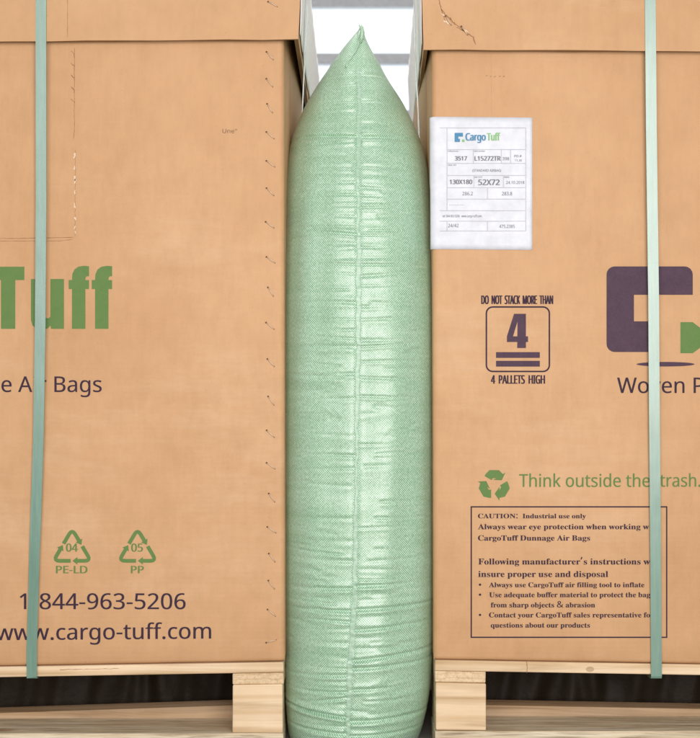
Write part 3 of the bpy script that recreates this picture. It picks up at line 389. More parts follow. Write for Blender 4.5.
 'D': [496, [20, 0, 20, 17, 47, 21, 63, 30, 71, 46, 74, 75, 74, 374, 71, 407, 61, 426, 43, 435, 15, 439, 15, 455, 222, 455, 278, 452, 328, 441, 370, 422, 405, 396, 433, 364, 452, 325, 464, 279, 468, 228, 453, 128, 408, 57, 333, 14, 228, 0], [222, 24, 253, 27, 279, 37, 302, 53, 319, 75, 343, 139, 351, 229, 343, 318, 319, 382, 279, 420, 223, 433, 202, 431, 190, 423, 182, 385, 182, 72, 190, 34, 202, 27]],
 'F': [404, [15, 0, 15, 17, 45, 23, 62, 34, 72, 53, 75, 84, 75, 375, 71, 405, 61, 423, 43, 433, 14, 439, 14, 455, 394, 455, 394, 320, 377, 320, 369, 357, 355, 385, 336, 406, 310, 420, 275, 428, 230, 431, 200, 429, 186, 421, 182, 398, 182, 247, 190, 247, 229, 253, 256, 270, 274, 301, 284, 347, 302, 347, 302, 118, 285, 118, 274, 168, 257, 200, 229, 218, 189, 224, 182, 224, 182, 81, 188, 43, 196, 31, 210, 24, 257, 17, 257, 0]],
 'I': [261, [13, 0, 13, 17, 42, 23, 61, 32, 72, 49, 75, 75, 75, 387, 72, 412, 63, 427, 45, 435, 13, 439, 13, 455, 244, 455, 244, 439, 214, 435, 196, 427, 186, 412, 183, 387, 183, 77, 187, 44, 206, 26, 246, 17, 246, 0]],
 'N': [494, [403, -11, 107, 350, 107, 79, 110, 49, 119, 31, 136, 21, 167, 17, 167, 0, 18, 0, 18, 17, 54, 23, 71, 41, 76, 79, 76, 388, 36, 433, 18, 439, 18, 455, 156, 455, 391, 169, 391, 377, 386, 414, 369, 431, 331, 439, 331, 455, 480, 455, 480, 439, 450, 434, 433, 425, 425, 407, 422, 377, 422, -11]],
 'O': [525, [261, -11, 213, -6, 169, 7, 129, 29, 94, 58, 66, 93, 45, 134, 32, 179, 28, 228, 32, 276, 45, 321, 66, 362, 95, 397, 130, 426, 170, 448, 216, 462, 265, 466, 313, 462, 357, 448, 397, 427, 431, 399, 459, 364, 481, 323, 494, 277, 498, 228, 494, 179, 481, 134, 459, 93, 430, 58, 395, 29, 355, 7, 310, -6], [265, 12, 315, 26, 351, 66, 372, 133, 379, 228, 371, 321, 348, 389, 310, 430, 260, 443, 210, 430, 174, 389, 152, 322, 145, 228, 153, 135, 177, 67, 215, 26]],
 'T': [423, [92, 0, 92, 17, 123, 21, 142, 31, 152, 50, 156, 81, 156, 433, 149, 433, 102, 426, 65, 403, 41, 367, 29, 318, 11, 318, 11, 455, 410, 455, 410, 317, 394, 317, 381, 368, 357, 404, 319, 426, 269, 433, 263, 433, 263, 81, 267, 49, 276, 30, 296, 21, 328, 17, 328, 0]],
 'U': [492, [248, -13, 168, -2, 114, 29, 83, 81, 73, 155, 73, 379, 70, 406, 61, 424, 43, 434, 15, 439, 15, 455, 240, 455, 240, 439, 202, 432, 185, 415, 181, 379, 181, 140, 186, 88, 203, 51, 232, 29, 275, 22, 326, 31, 363, 56, 385, 99, 392, 159, 392, 378, 389, 406, 379, 423, 360, 433, 328, 439, 328, 455, 474, 455, 474, 439, 448, 432, 433, 421, 425, 404, 422, 378, 422, 181, 412, 92, 380, 32, 325, -2]],
 'a': [344, [255, -10, 232, -7, 216, 1, 205, 15, 200, 35, 151, 2, 95, -9, 64, -4, 40, 11, 25, 34, 20, 63, 31, 104, 63, 136, 119, 164, 199, 190, 199, 241, 196, 266, 187, 282, 171, 292, 148, 296, 115, 290, 104, 274, 113, 257, 123, 231, 120, 215, 110, 202, 95, 194, 77, 191, 59, 194, 45, 203, 36, 218, 33, 236, 37, 259, 49, 278, 69, 295, 95, 308, 126, 316, 162, 318, 223, 312, 263, 292, 285, 259, 293, 210, 293, 62, 295, 40, 304, 34, 320, 42, 329, 28, 294, -1], [151, 34, 174, 41, 199, 63, 199, 169, 164, 157, 138, 139, 123, 114, 118, 84, 126, 46]],
 'b': [361, [43, -11, 43, 388, 37, 428, 8, 439, 8, 455, 138, 455, 138, 279, 175, 308, 221, 318, 254, 313, 284, 299, 308, 276, 326, 245, 338, 208, 342, 166, 337, 118, 323, 75, 300, 40, 270, 13, 233, -4, 192, -10, 148, -1, 105, 28, 53, -11], [183, 14, 213, 23, 232, 49, 242, 95, 245, 160, 242, 213, 231, 251, 212, 273, 184, 280, 155, 270, 144, 257, 138, 242, 138, 69, 141, 45, 149, 28, 163, 18]],
 'c': [293, [156, -10, 119, -5, 87, 11, 59, 35, 38, 68, 24, 106, 19, 150, 25, 196, 40, 237, 64, 271, 96, 297, 133, 313, 175, 319, 218, 314, 250, 298, 271, 275, 277, 245, 275, 228, 266, 215, 253, 207, 236, 204, 219, 207, 206, 216, 199, 230, 196, 251, 197, 261, 197, 271, 190, 290, 169, 297, 144, 290, 126, 269, 116, 235, 112, 187, 118, 123, 137, 76, 166, 48, 204, 38, 239, 47, 271, 72, 285, 60, 258, 30, 227, 8, 193, -6]],
 'd': [370, [140, -10, 107, -5, 78, 10, 53, 35, 35, 66, 23, 104, 19, 147, 24, 196, 36, 237, 55, 272, 81, 297, 112, 313, 146, 318, 189, 309, 223, 280, 223, 401, 220, 419, 212, 430, 176, 439, 176, 455, 319, 455, 319, 75, 325, 41, 335, 32, 353, 28, 353, 11, 294, 6, 223, -10, 223, 39, 188, 2], [171, 28, 187, 31, 202, 41, 215, 56, 223, 76, 223, 242, 217, 257, 206, 270, 174, 281, 147, 273, 130, 250, 121, 210, 118, 153, 120, 98, 130, 58, 146, 36]],
 'e': [301, [154, -10, 117, -5, 85, 10, 58, 35, 37, 69, 24, 109, 19, 157, 24, 201, 38, 240, 59, 273, 87, 298, 120, 313, 157, 318, 209, 309, 249, 280, 274, 234, 283, 173, 283, 166, 117, 166, 123, 112, 138, 73, 164, 50, 199, 42, 237, 53, 270, 86, 285, 73, 258, 36, 228, 11, 193, -5], [116, 192, 201, 192, 201, 215, 193, 277, 181, 292, 161, 297, 141, 291, 127, 274, 119, 244, 116, 203]],
 'f': [214, [15, 0, 15, 16, 40, 22, 50, 35, 52, 73, 52, 277, 16, 277, 16, 310, 52, 310, 52, 353, 60, 400, 85, 436, 123, 457, 174, 465, 212, 460, 240, 446, 257, 425, 263, 400, 260, 381, 252, 367, 239, 358, 224, 355, 195, 365, 187, 376, 185, 391, 193, 420, 196, 426, 197, 433, 193, 441, 180, 443, 163, 440, 153, 430, 148, 390, 148, 310, 203, 310, 203, 277, 148, 277, 148, 65, 150, 40, 158, 26, 173, 18, 199, 16, 199, 0]],
 'g': [327, [146, -140, 89, -136, 48, -122, 22, -100, 14, -75, 28, -46, 69, -26, 35, -1, 24, 30, 28, 54, 42, 74, 67, 92, 102, 110, 67, 128, 42, 150, 27, 179, 22, 212, 27, 242, 40, 268, 60, 289, 88, 305, 120, 315, 157, 318, 196, 315, 233, 304, 317, 304, 317, 268, 268, 268, 286, 237, 291, 203, 288, 176, 276, 151, 258, 131, 234, 116, 205, 106, 172, 103, 157, 103, 142, 104, 112, 94, 104, 84, 101, 71, 111, 55, 141, 49, 175, 49, 259, 40, 285, 29, 303, 13, 312, -9, 316, -37, 305, -80, 272, -113, 219, -133], [157, 124, 178, 130, 190, 146, 197, 173, 199, 211, 197, 249, 190, 276, 178, 292, 157, 297, 137, 292, 124, 276, 117, 249, 114, 211, 117, 173, 124, 146, 137, 130], [161, -116, 205, -113, 238, -104, 257, -88, 263, -66, 260, -51, 249, -41, 205, -34, 97, -34, 79, -52, 73, -73, 79, -89, 95, -103, 122, -113]],
 'h': [381, [18, 0, 18, 16, 45, 26, 52, 56, 52, 399, 46, 429, 36, 437, 19, 440, 19, 455, 148, 455, 148, 267, 190, 305, 243, 318, 281, 312, 309, 292, 325, 258, 330, 212, 330, 56, 337, 26, 347, 19, 363, 16, 363, 0, 202, 0, 202, 16, 207, 16, 228, 26, 235, 56, 235, 217, 229, 258, 219, 268, 203, 271, 173, 262, 148, 235, 148, 56, 154, 26, 164, 19, 180, 16, 180, 0]],
 'i': [198, [101, 362, 81, 366, 65, 376, 54, 393, 50, 412, 54, 432, 65, 449, 81, 460, 101, 463, 120, 460, 137, 449, 147, 432, 151, 412, 147, 393, 136, 376, 120, 366], [18, 0, 18, 16, 45, 26, 52, 56, 52, 252, 47, 285, 20, 293, 21, 310, 148, 310, 148, 56, 154, 26, 180, 16, 180, 0]],
 'j': [210, [106, 363, 86, 367, 70, 378, 59, 394, 56, 414, 59, 434, 71, 450, 87, 461, 106, 465, 126, 461, 142, 450, 153, 434, 157, 414, 153, 394, 142, 378, 126, 367], [36, -140, -11, -131, -44, -105, -53, -88, -56, -70, -53, -53, -45, -40, -32, -32, -15, -29, 15, -39, 23, -51, 26, -66, 19, -87, 11, -103, 16, -113, 31, -117, 49, -113, 58, -100, 64, -54, 64, 250, 56, 284, 43, 291, 22, 294, 22, 310, 159, 310, 159, -21, 151, -73, 127, -110, 88, -133]],
 'k': [359, [17, 0, 17, 16, 45, 26, 52, 56, 52, 398, 47, 429, 38, 436, 20, 439, 21, 455, 148, 455, 148, 169, 227, 248, 240, 264, 244, 278, 235, 290, 209, 293, 206, 293, 206, 310, 345, 310, 345, 293, 308, 284, 275, 260, 222, 209, 346, 34, 360, 21, 376, 16, 376, 0, 211, 0, 211, 16, 217, 16, 234, 20, 239, 32, 232, 49, 163, 147, 148, 134, 148, 56, 154, 26, 180, 16, 180, 0]],
 'l': [199, [18, 0, 18, 16, 45, 26, 52, 56, 52, 398, 47, 429, 38, 436, 20, 439, 20, 455, 148, 455, 148, 56, 154, 26, 180, 16, 180, 0]],
 'm': [554, [18, 0, 18, 16, 45, 26, 52, 56, 52, 253, 46, 284, 36, 291, 19, 294, 19, 310, 146, 310, 146, 265, 188, 305, 237, 318, 268, 315, 292, 304, 310, 286, 320, 261, 364, 304, 418, 318, 455, 312, 482, 292, 498, 258, 504, 212, 504, 56, 510, 26, 520, 19, 536, 16, 536, 0, 377, 0, 377, 16, 393, 19, 403, 26, 410, 56, 410, 217, 404, 258, 394, 268, 377, 271, 349, 263, 324, 237, 324, 56, 331, 26, 340, 19, 356, 16, 356, 0, 199, 0, 199, 16, 215, 19, 225, 26, 232, 56, 232, 217, 226, 258, 216, 268, 199, 271, 170, 262, 146, 235, 146, 56, 152, 27, 162, 19, 177, 16, 177, 0]],
 'n': [381, [18, 0, 18, 16, 45, 26, 52, 56, 52, 253, 46, 284, 36, 291, 19, 294, 19, 310, 148, 310, 148, 267, 190, 306, 243, 318, 281, 312, 309, 292, 325, 258, 330, 212, 330, 56, 337, 26, 347, 19, 363, 16, 363, 0, 202, 0, 202, 16, 207, 16, 228, 26, 235, 56, 235, 217, 229, 258, 219, 268, 203, 271, 173, 262, 148, 235, 148, 56, 154, 26, 164, 19, 180, 16, 180, 0]],
 'o': [336, [169, -10, 127, -5, 90, 11, 60, 37, 38, 70, 24, 110, 19, 154, 24, 199, 38, 239, 60, 272, 90, 297, 127, 313, 168, 318, 209, 313, 245, 298, 275, 273, 298, 240, 312, 200, 317, 154, 312, 108, 298, 69, 275, 36, 245, 11, 210, -5], [169, 11, 193, 18, 209, 39, 217, 81, 220, 154, 217, 227, 208, 271, 192, 292, 169, 299, 144, 292, 128, 271, 120, 227, 117, 154, 120, 82, 128, 39, 144, 18]],
 'p': [371, [17, -139, 17, -124, 40, -117, 50, -101, 52, -64, 52, 243, 46, 283, 19, 295, 19, 310, 143, 310, 143, 263, 160, 287, 180, 305, 203, 315, 230, 319, 264, 314, 293, 298, 317, 274, 335, 241, 346, 203, 350, 160, 346, 113, 334, 72, 316, 38, 291, 12, 261, -5, 227, -10, 183, 1, 148, 32, 148, -58, 152, -99, 167, -118, 197, -123, 197, -139], [195, 28, 222, 36, 239, 59, 249, 99, 253, 154, 250, 208, 241, 248, 225, 270, 199, 278, 171, 267, 148, 235, 148, 69, 167, 38]],
 'q': [364, [175, -139, 175, -123, 214, -114, 221, -102, 224, -83, 224, 29, 187, 0, 142, -9, 108, -5, 79, 10, 54, 33, 36, 64, 24, 101, 20, 144, 25, 192, 40, 234, 63, 270, 93, 297, 129, 313, 170, 319, 215, 310, 257, 281, 309, 320, 320, 320, 320, -83, 326, -113, 337, -120, 354, -123, 354, -139], [179, 30, 208, 40, 218, 52, 224, 67, 224, 241, 221, 265, 213, 281, 199, 291, 179, 295, 150, 286, 131, 261, 120, 218, 117, 156, 120, 100, 131, 60, 150, 37]],
 'r': [287, [18, 0, 18, 16, 45, 26, 52, 56, 52, 252, 46, 285, 20, 293, 21, 310, 146, 310, 146, 252, 165, 280, 187, 301, 210, 314, 233, 318, 258, 315, 275, 304, 286, 287, 289, 266, 287, 248, 278, 234, 265, 225, 248, 222, 222, 231, 207, 250, 189, 260, 175, 255, 162, 241, 152, 220, 149, 192, 149, 56, 152, 37, 159, 25, 197, 16, 197, 0]],
 's': [288, [151, -10, 122, -6, 87, 6, 73, 9, 60, 4, 51, -9, 36, -9, 36, 105, 53, 105, 66, 68, 87, 39, 112, 21, 140, 15, 162, 18, 179, 27, 189, 40, 192, 58, 183, 84, 156, 105, 107, 130, 76, 148, 54, 169, 41, 193, 37, 220, 44, 259, 65, 291, 98, 312, 141, 319, 166, 316, 199, 308, 206, 306, 213, 305, 223, 308, 230, 319, 244, 319, 244, 222, 228, 222, 215, 254, 196, 277, 174, 291, 149, 296, 130, 294, 116, 286, 108, 274, 105, 259, 115, 232, 146, 212, 191, 189, 221, 172, 241, 151, 253, 127, 257, 95, 250, 51, 228, 18, 194, -3]],
 't': [228, [124, -9, 89, -4, 66, 10, 53, 36, 48, 71, 48, 279, 20, 279, 20, 300, 88, 369, 129, 424, 144, 424, 144, 310, 208, 310, 208, 279, 144, 279, 144, 82, 149, 51, 157, 43, 168, 40, 189, 49, 206, 75, 222, 66, 205, 33, 182, 9, 155, -5]],
 'u': [375, [131, -10, 91, -3, 65, 17, 51, 51, 46, 97, 46, 248, 39, 282, 29, 291, 11, 294, 11, 310, 142, 310, 142, 74, 151, 46, 162, 38, 177, 36, 205, 43, 228, 66, 228, 248, 221, 283, 209, 291, 189, 294, 189, 310, 324, 310, 324, 70, 331, 39, 360, 30, 360, 13, 300, 7, 228, -10, 228, 40, 209, 19, 186, 3, 160, -7]],
 'v': [306, [142, -10, 38, 248, 22, 281, 12, 290, -3, 293, -3, 310, 164, 310, 164, 294, 156, 294, 136, 290, 129, 276, 130, 268, 185, 122, 236, 253, 241, 272, 232, 289, 203, 294, 203, 310, 305, 310, 305, 295, 289, 289, 278, 279, 260, 243, 160, -10]],
 'w': [435, [122, -10, 17, 265, 6, 284, -11, 293, -11, 310, 138, 310, 138, 293, 120, 289, 114, 276, 116, 266, 120, 253, 167, 127, 211, 235, 201, 266, 190, 288, 168, 295, 168, 310, 323, 310, 323, 293, 302, 288, 296, 276, 296, 269, 298, 262, 336, 141, 382, 256, 387, 275, 380, 289, 356, 295, 356, 310, 445, 310, 445, 295, 425, 284, 412, 258, 304, -10, 289, -10, 223, 197, 140, -10]],
 'y': [300, [52, -140, 29, -137, 10, -125, -3, -107, -7, -84, -4, -67, 5, -53, 18, -43, 36, -40, 64, -49, 72, -61, 75, -76, 74, -81, 74, -87, 77, -96, 86, -99, 99, -92, 114, -74, 129, -44, 140, -5, 36, 251, 25, 275, 15, 287, -3, 293, -5, 293, -5, 310, 162, 310, 162, 293, 136, 289, 128, 275, 130, 267, 133, 257, 185, 119, 230, 241, 236, 260, 238, 274, 229, 289, 203, 293, 203, 310, 300, 310, 300, 293, 287, 290, 277, 281, 259, 242, 162, -24, 129, -96, 113, -117, 95, -131]],
},
}
def glyph(font, ch):
    if ch == '\u2022': return 400, [[(200 + 110 * math.cos(a * .6), 250 + 110 * math.sin(a * .6)) for a in range(10)]]
    if ch == '\u2019':
        a, l = glyph('sans', ','); m = [[(x, y + 480) for x, y in q] for q in l]; return a, m
    g = GLY[font].get(ch) or GLY['sans'].get(ch)
    return g[0], [list(zip(q[0::2], q[1::2])) for q in g[1:]]
def text_loops(s, x0, x1, base, cap, font='sans', slope=0.0, track=0):
    pen = 0; raw = []
    for ch in s:
        a, l = glyph(font, ch)
        for q in l: raw.append([(x + pen, y) for x, y in q])
        pen += a + track
    mn = min(x for q in raw for x, y in q); mx = max(x for q in raw for x, y in q)
    capu = 573.0 if font == 'sans' else 540.0
    k = (x1 - x0) / (mx - mn); h = cap / capu
    return [[(x0 + (x - mn) * k, base - y * h + slope * ((x - mn) * k)) for x, y in q] for q in raw]
def rect(x0, y0, x1, y1): return [(x0, y0), (x1, y0), (x1, y1), (x0, y1)]
def rrect(x0, y0, x1, y1, r, n=5, corners=(1, 1, 1, 1)):
    out = []
    for i, (cx, cy, a0) in enumerate(((x0 + r, y0 + r, 180), (x1 - r, y0 + r, 270), (x1 - r, y1 - r, 0), (x0 + r, y1 - r, 90))):
        if not corners[i]: out.append(((x0, y0), (x1, y0), (x1, y1), (x0, y1))[i]); continue
        for k in range(n + 1):
            a = R(a0 + 90 * k / n); out.append((cx + r * math.cos(a), cy + r * math.sin(a)))
    return out

def tube(name, pts, rad, mat, parent, n=6):
    pts = local(parent, pts) if parent else [Vector(p) for p in pts]
    vs, fs = [], []
    for i, p in enumerate(pts):
        d = (pts[min(i + 1, len(pts) - 1)] - pts[max(i - 1, 0)]).normalized()
        a = d.cross(Vector((0.3, .2, 1))).normalized(); b = d.cross(a)
        for k in range(n):
            t = 2 * math.pi * k / n; vs.append(p + rad * (math.cos(t) * a + math.sin(t) * b))
    for i in range(len(pts) - 1):
        for k in range(n): fs.append((i * n + k, i * n + (k + 1) % n, (i + 1) * n + (k + 1) % n, (i + 1) * n + k))
    fs.append(tuple(range(n))[::-1]); fs.append(tuple((len(pts) - 1) * n + k for k in range(n)))
    return mesh_obj(name, vs, fs, mat, parent, True)

# ------------------------------------------------------------------ setting
fl = mesh_obj('floor', [(-12, -8, 0), (12, -8, 0), (12, 12, 0), (-12, 12, 0)], [(0, 1, 2, 3)], M['concrete']); fl['kind'] = 'structure'
WY = 3.6
wl = mesh_obj('wall', [(-8, WY + .08, 0), (8, WY + .08, 0), (8, WY + .08, 4), (-8, WY + .08, 4)], [(0, 1, 2, 3)], M['wall']); wl['kind'] = 'structure'
win = root('window', 'bright frosted window with grey rails seen in the gap behind the air bag', 'window', (0, WY, .45))
k = (D + WY) / D
rails = [-52, 4, 60.5, 117, 175, 232, 290]
x0w, x1w = -1.4, 1.4
for a, b in zip(rails[:-1], rails[1:]):
    zt, zb = P(0, a + 5, WY).z, P(0, b - 5, WY).z
    if zb < .5: zb = .5
    hexa('pane', [(x0w, WY, zb), (x1w, WY, zb), (x1w, WY + .02, zb), (x0w, WY + .02, zb), (x0w, WY, zt), (x1w, WY, zt), (x1w, WY + .02, zt), (x0w, WY + .02, zt)], M['pane'], win, 0)
for a in rails:
    z = P(0, a, WY).z
    if z < .5: continue
    hh = P(0, a - 5.3, WY).z - z
    hexa('rail', [(x0w, WY - .04, z - hh), (x1w, WY - .04, z - hh), (x1w, WY + .03, z - hh), (x0w, WY + .03, z - hh), (x0w, WY - .04, z + hh), (x1w, WY - .04, z + hh), (x1w, WY + .03, z + hh), (x0w, WY + .03, z + hh)], M['frame'], win, .004)
for xx in (x0w, x1w):
    hexa('stile', [(xx - .03, WY - .045, .48), (xx + .03, WY - .045, .48), (xx + .03, WY + .035, .48), (xx - .03, WY + .035, .48), (xx - .03, WY - .045, 2.12), (xx + .03, WY - .045, 2.12), (xx + .03, WY + .035, 2.12), (xx - .03, WY + .035, 2.12)], M['frame'], win, .004)

# ------------------------------------------------------------------ cardboard boxes
DEP = 0.98
def box_body(name, sgn, xc, r, xfar, zbot, ztop, parent, mat, bulge):
    """solid carton. sgn=+1: its near corner is at its right; xc(z) = outermost x there"""
    plan = []   # (kind, a, y)  kind 0: fraction between far and near flat end; kind 1: offset from xc
    for i in range(41): plan.append((0, (i / 40) ** .7, 0.0))
    plan.append((1, r + .0008, 0.0))
    for i in range(0, 9):
        a = R(90 * i / 8); plan.append((1, r - r * math.sin(a), r - r * math.cos(a)))
    plan.append((1, 0, r + .001))
    for i in range(1, 25): plan.append((1, 0, r + (DEP - 2 * r) * i / 24))
    plan.append((1, r, DEP)); plan.append((0, .5, DEP)); plan.append((0, 0.0, DEP))
    rows = [(0, .006), (.0012, .0028), (.003, .001), (.006, 0)]
    zs = []
    vs = []; n = len(plan)
    nrow = 40
    for j in range(nrow + len(rows)):
        for kind, a, y in plan:
            zz = None
            if j < len(rows): f = 0; dz, inset = rows[j]
            else: f = (j - len(rows) + 1) / nrow; dz, inset = .006, 0
            zt = ztop
            zx = xc(1.0 if False else f)
            xn = zx - sgn * (r + .0009)
            x = xfar + (xn - xfar) * a if kind == 0 else zx - sgn * a
            zb = zbot(x)
            z = zb + dz + (zt - zb - dz) * f
            yy = y + (inset if y < .004 else 0)
            if kind == 1 and a == 0: x += sgn * (bulge(y, z) - inset)
            vs.append((x, yy, z))
    tot = nrow + len(rows); fs = []
    for j in range(tot - 1):
        for i in range(n):
            q = (j * n + i, j * n + (i + 1) % n, (j + 1) * n + (i + 1) % n, (j + 1) * n + i)
            fs.append(q if sgn > 0 else q[::-1])
    cap = tuple(range(n)); top = tuple((tot - 1) * n + i for i in range(n))
    fs.append(cap[::-1] if sgn > 0 else cap); fs.append(top if sgn > 0 else top[::-1])
    return mesh_obj(name, local(parent, vs), fs, mat, parent, True, 35)

def lid(name, sgn, xin_top, xin_bot, xfar, zb_near, zb_far, ztop, parent, skew=0.0):
    """telescoping cap: open-bottomed tray with real board thickness"""
    T = .006; yf = -.013; yb = DEP + .012
    # cross-section rows outer (top->bottom) then inner (bottom->top)
    def ring(xn, xf, y0, y1, zn, zf, n=24):
        pts = []
        for i in range(n + 1):
            t = i / n; x = xf + (xn - xf) * t
            pts.append((x, y0, zf + (zn - zf) * t))
        for i in range(1, 9):
            t = i / 9; pts.append((xn - sgn * skew * t, y0 + (y1 - y0) * t, zn))
        pts.append((xn - sgn * skew, y1, zn)); pts.append((xf, y1, zf)); return pts
    def lerp_ring(t, inset):
        xn = xin_top + (xin_bot - xin_top) * t
        zn = ztop + (zb_near - ztop) * t; zf = ztop + (zb_far - ztop) * t
        return ring(xn - sgn * inset, xfar + sgn * inset, yf + inset, yb - inset, zn, zf)
    rings = [[(x + (.003 * (-sgn if i > 20 and i < 34 else 0)), y + .0015 * (i < 25), z) for i, (x, y, z) in enumerate(lerp_ring(0, 0))]]
    for t in (.03, .2, .4, .6, .8, 1.0): rings.append(lerp_ring(t, 0))
    rings[-1] = [(x, y, z + (random.uniform(-.0007, .0007))) for x, y, z in rings[-1]]
    rings.append([(x, y, z + random.uniform(-.0006, .0004)) for x, y, z in lerp_ring(1.0, T)])
    last = lerp_ring(.08, T); rings.append(last)
    n = len(rings[0]); vs = [p for r_ in rings for p in r_]; fs = []
    for j in range(len(rings) - 1):
        for i in range(n):
            q = (j * n + i, (j + 1) * n + i, (j + 1) * n + (i + 1) % n, j * n + (i + 1) % n)
            fs.append(q if sgn > 0 else q[::-1])
    top = tuple(range(n)); fs.append(top if sgn > 0 else top[::-1])
    inn = tuple((len(rings) - 1) * n + i for i in range(n)); fs.append(inn[::-1] if sgn > 0 else inn)
    o = mesh_obj(name, local(parent, vs), fs, M['card_lid'], parent, True, 30)
    o.data.materials.append(M['card_dark'])
    for p in o.data.polygons:
        if 6 * n <= p.index < 8 * n: p.material_index = 1  # cut bottom edge and inner wall get the darker board colour
    return o

def staple_at(proto, parent, px, py, y=0.0, rot=0.0, first=False):
    o = proto if first else proto.copy()
    if not first: COL.objects.link(o); o.parent = parent
    o.scale = (1.22, 1.2, 1.22); o.location = Vector((X(px), y, Z(py))) - parent.location; o.rotation_euler = (0, rot, 0)
    return o
def make_staple(parent):
    bm = bmesh.new()
    def add_tube(pts, rad, n=6, mi=0):
        prev = None
        for i, p in enumerate(pts):
            d = (pts[min(i + 1, len(pts) - 1)] - pts[max(i - 1, 0)]).normalized(); a = d.cross(Vector((0, 1, .1))).normalized(); b = d.cross(a)
            ring = [bm.verts.new(p + rad * (math.cos(2 * math.pi * k / n) * a + math.sin(2 * math.pi * k / n) * b)) for k in range(n)]
            if prev:
                for k in range(n):
                    f = bm.faces.new((prev[k], prev[(k + 1) % n], ring[(k + 1) % n], ring[k])); f.smooth = True; f.material_index = mi
            prev = ring
    V = Vector
    add_tube([V((-.0040, .0015, .0046)), V((-.0037, -.0006, .0042)), V((-.002, -.0010, .0024)), V((.002, -.0010, -.0024)), V((.0036, -.0005, -.0040)), V((.0038, .0015, -.0044))], .00075)
    # puckered holes where the wire enters
    for cx, cz, rr in ((-.0045, .0050, .0013), (.0038, -.0046, .0007)):
        vs = [bm.verts.new((cx + rr * math.cos(a * .785) * (1.2 if a % 2 else .8), -.0005, cz + rr * math.sin(a * .785) * .8)) for a in range(8)]
        f = bm.faces.new(vs[::-1]); f.material_index = 1
    me = bpy.data.meshes.new('staple'); bm.to_mesh(me); bm.free(); me.materials.append(M['wire']); me.materials.append(M['hole'])
    o = bpy.data.objects.new('staple', me); COL.objects.link(o); o.parent = parent; return o

def jag(pts, wd, amp, step=2.0):
    """jagged closed ribbon round a polyline, in pixels"""
    top, bot = [], []
    for (ax, ay), (bx, by) in zip(pts[:-1], pts[1:]):
        L = math.hypot(bx - ax, by - ay); n = max(1, int(L / step)); nx, ny = -(by - ay) / L, (bx - ax) / L
        for i in range(n):
            t = i / n; x = ax + (bx - ax) * t; y = ay + (by - ay) * t; o = random.uniform(-amp, amp); w_ = wd * random.uniform(.35, 1)
            top.append((x + nx * (o + w_ / 2), y + ny * (o + w_ / 2))); bot.append((x + nx * (o - w_ / 2), y + ny * (o - w_ / 2)))
    x, y = pts[-1]; return top + [(x, y)] + bot[::-1]

# ---- recycling triangle: three arrows chasing one another clockwise
def arrows(cx, cy, s, tw=.20, cut=.16, t0=.46, t1=.36, hw_=1.0, hl=1.35, rnd=True):
    out = []; rad = s * .98; tw *= s
    V3 = [(cx - rad * math.cos(R(a)), cy + s * .14 - rad * math.sin(R(a)) * .98) for a in (90, 210, 330)]
    def pt(p, q, t): return (p[0] + (q[0] - p[0]) * t, p[1] + (q[1] - p[1]) * t)
    for i in range(3):
        A = V3[i]; B = V3[(i + 1) % 3]; C = V3[(i + 2) % 3]
        path = [pt(A, C, t0), pt(A, C, (t0 + cut) / 2), pt(A, C, cut)]
        if rnd:
            for t in (.25, .5, .75):
                p, q, r_ = pt(A, C, cut), A, pt(A, B, cut); path.append(tuple((1 - t) ** 2 * p[k_] + 2 * t * (1 - t) * q[k_] + t * t * r_[k_] for k_ in (0, 1)))
        path += [pt(A, B, cut), pt(A, B, t1)]
        L_, Rr = [], []
        for j, p in enumerate(path):
            a = path[max(0, j - 1)]; b = path[min(len(path) - 1, j + 1)]; dx, dy = b[0] - a[0], b[1] - a[1]; n_ = math.hypot(dx, dy); nx, ny = -dy / n_, dx / n_
            L_.append((p[0] + nx * tw / 2, p[1] + ny * tw / 2)); Rr.append((p[0] - nx * tw / 2, p[1] - ny * tw / 2))
        e = path[-1]; a = path[-2]; n_ = math.hypot(e[0] - a[0], e[1] - a[1]); dx, dy = (e[0] - a[0]) / n_, (e[1] - a[1]) / n_; nx, ny = -dy, dx
        head = [(e[0] + nx * tw * hw_, e[1] + ny * tw * hw_), (e[0] + dx * tw * hl, e[1] + dy * tw * hl), (e[0] - nx * tw * hw_, e[1] - ny * tw * hw_)]
        out.append(L_ + head + Rr[::-1])
    return out

YI = -.0004    # ink sits a hair in front of the board
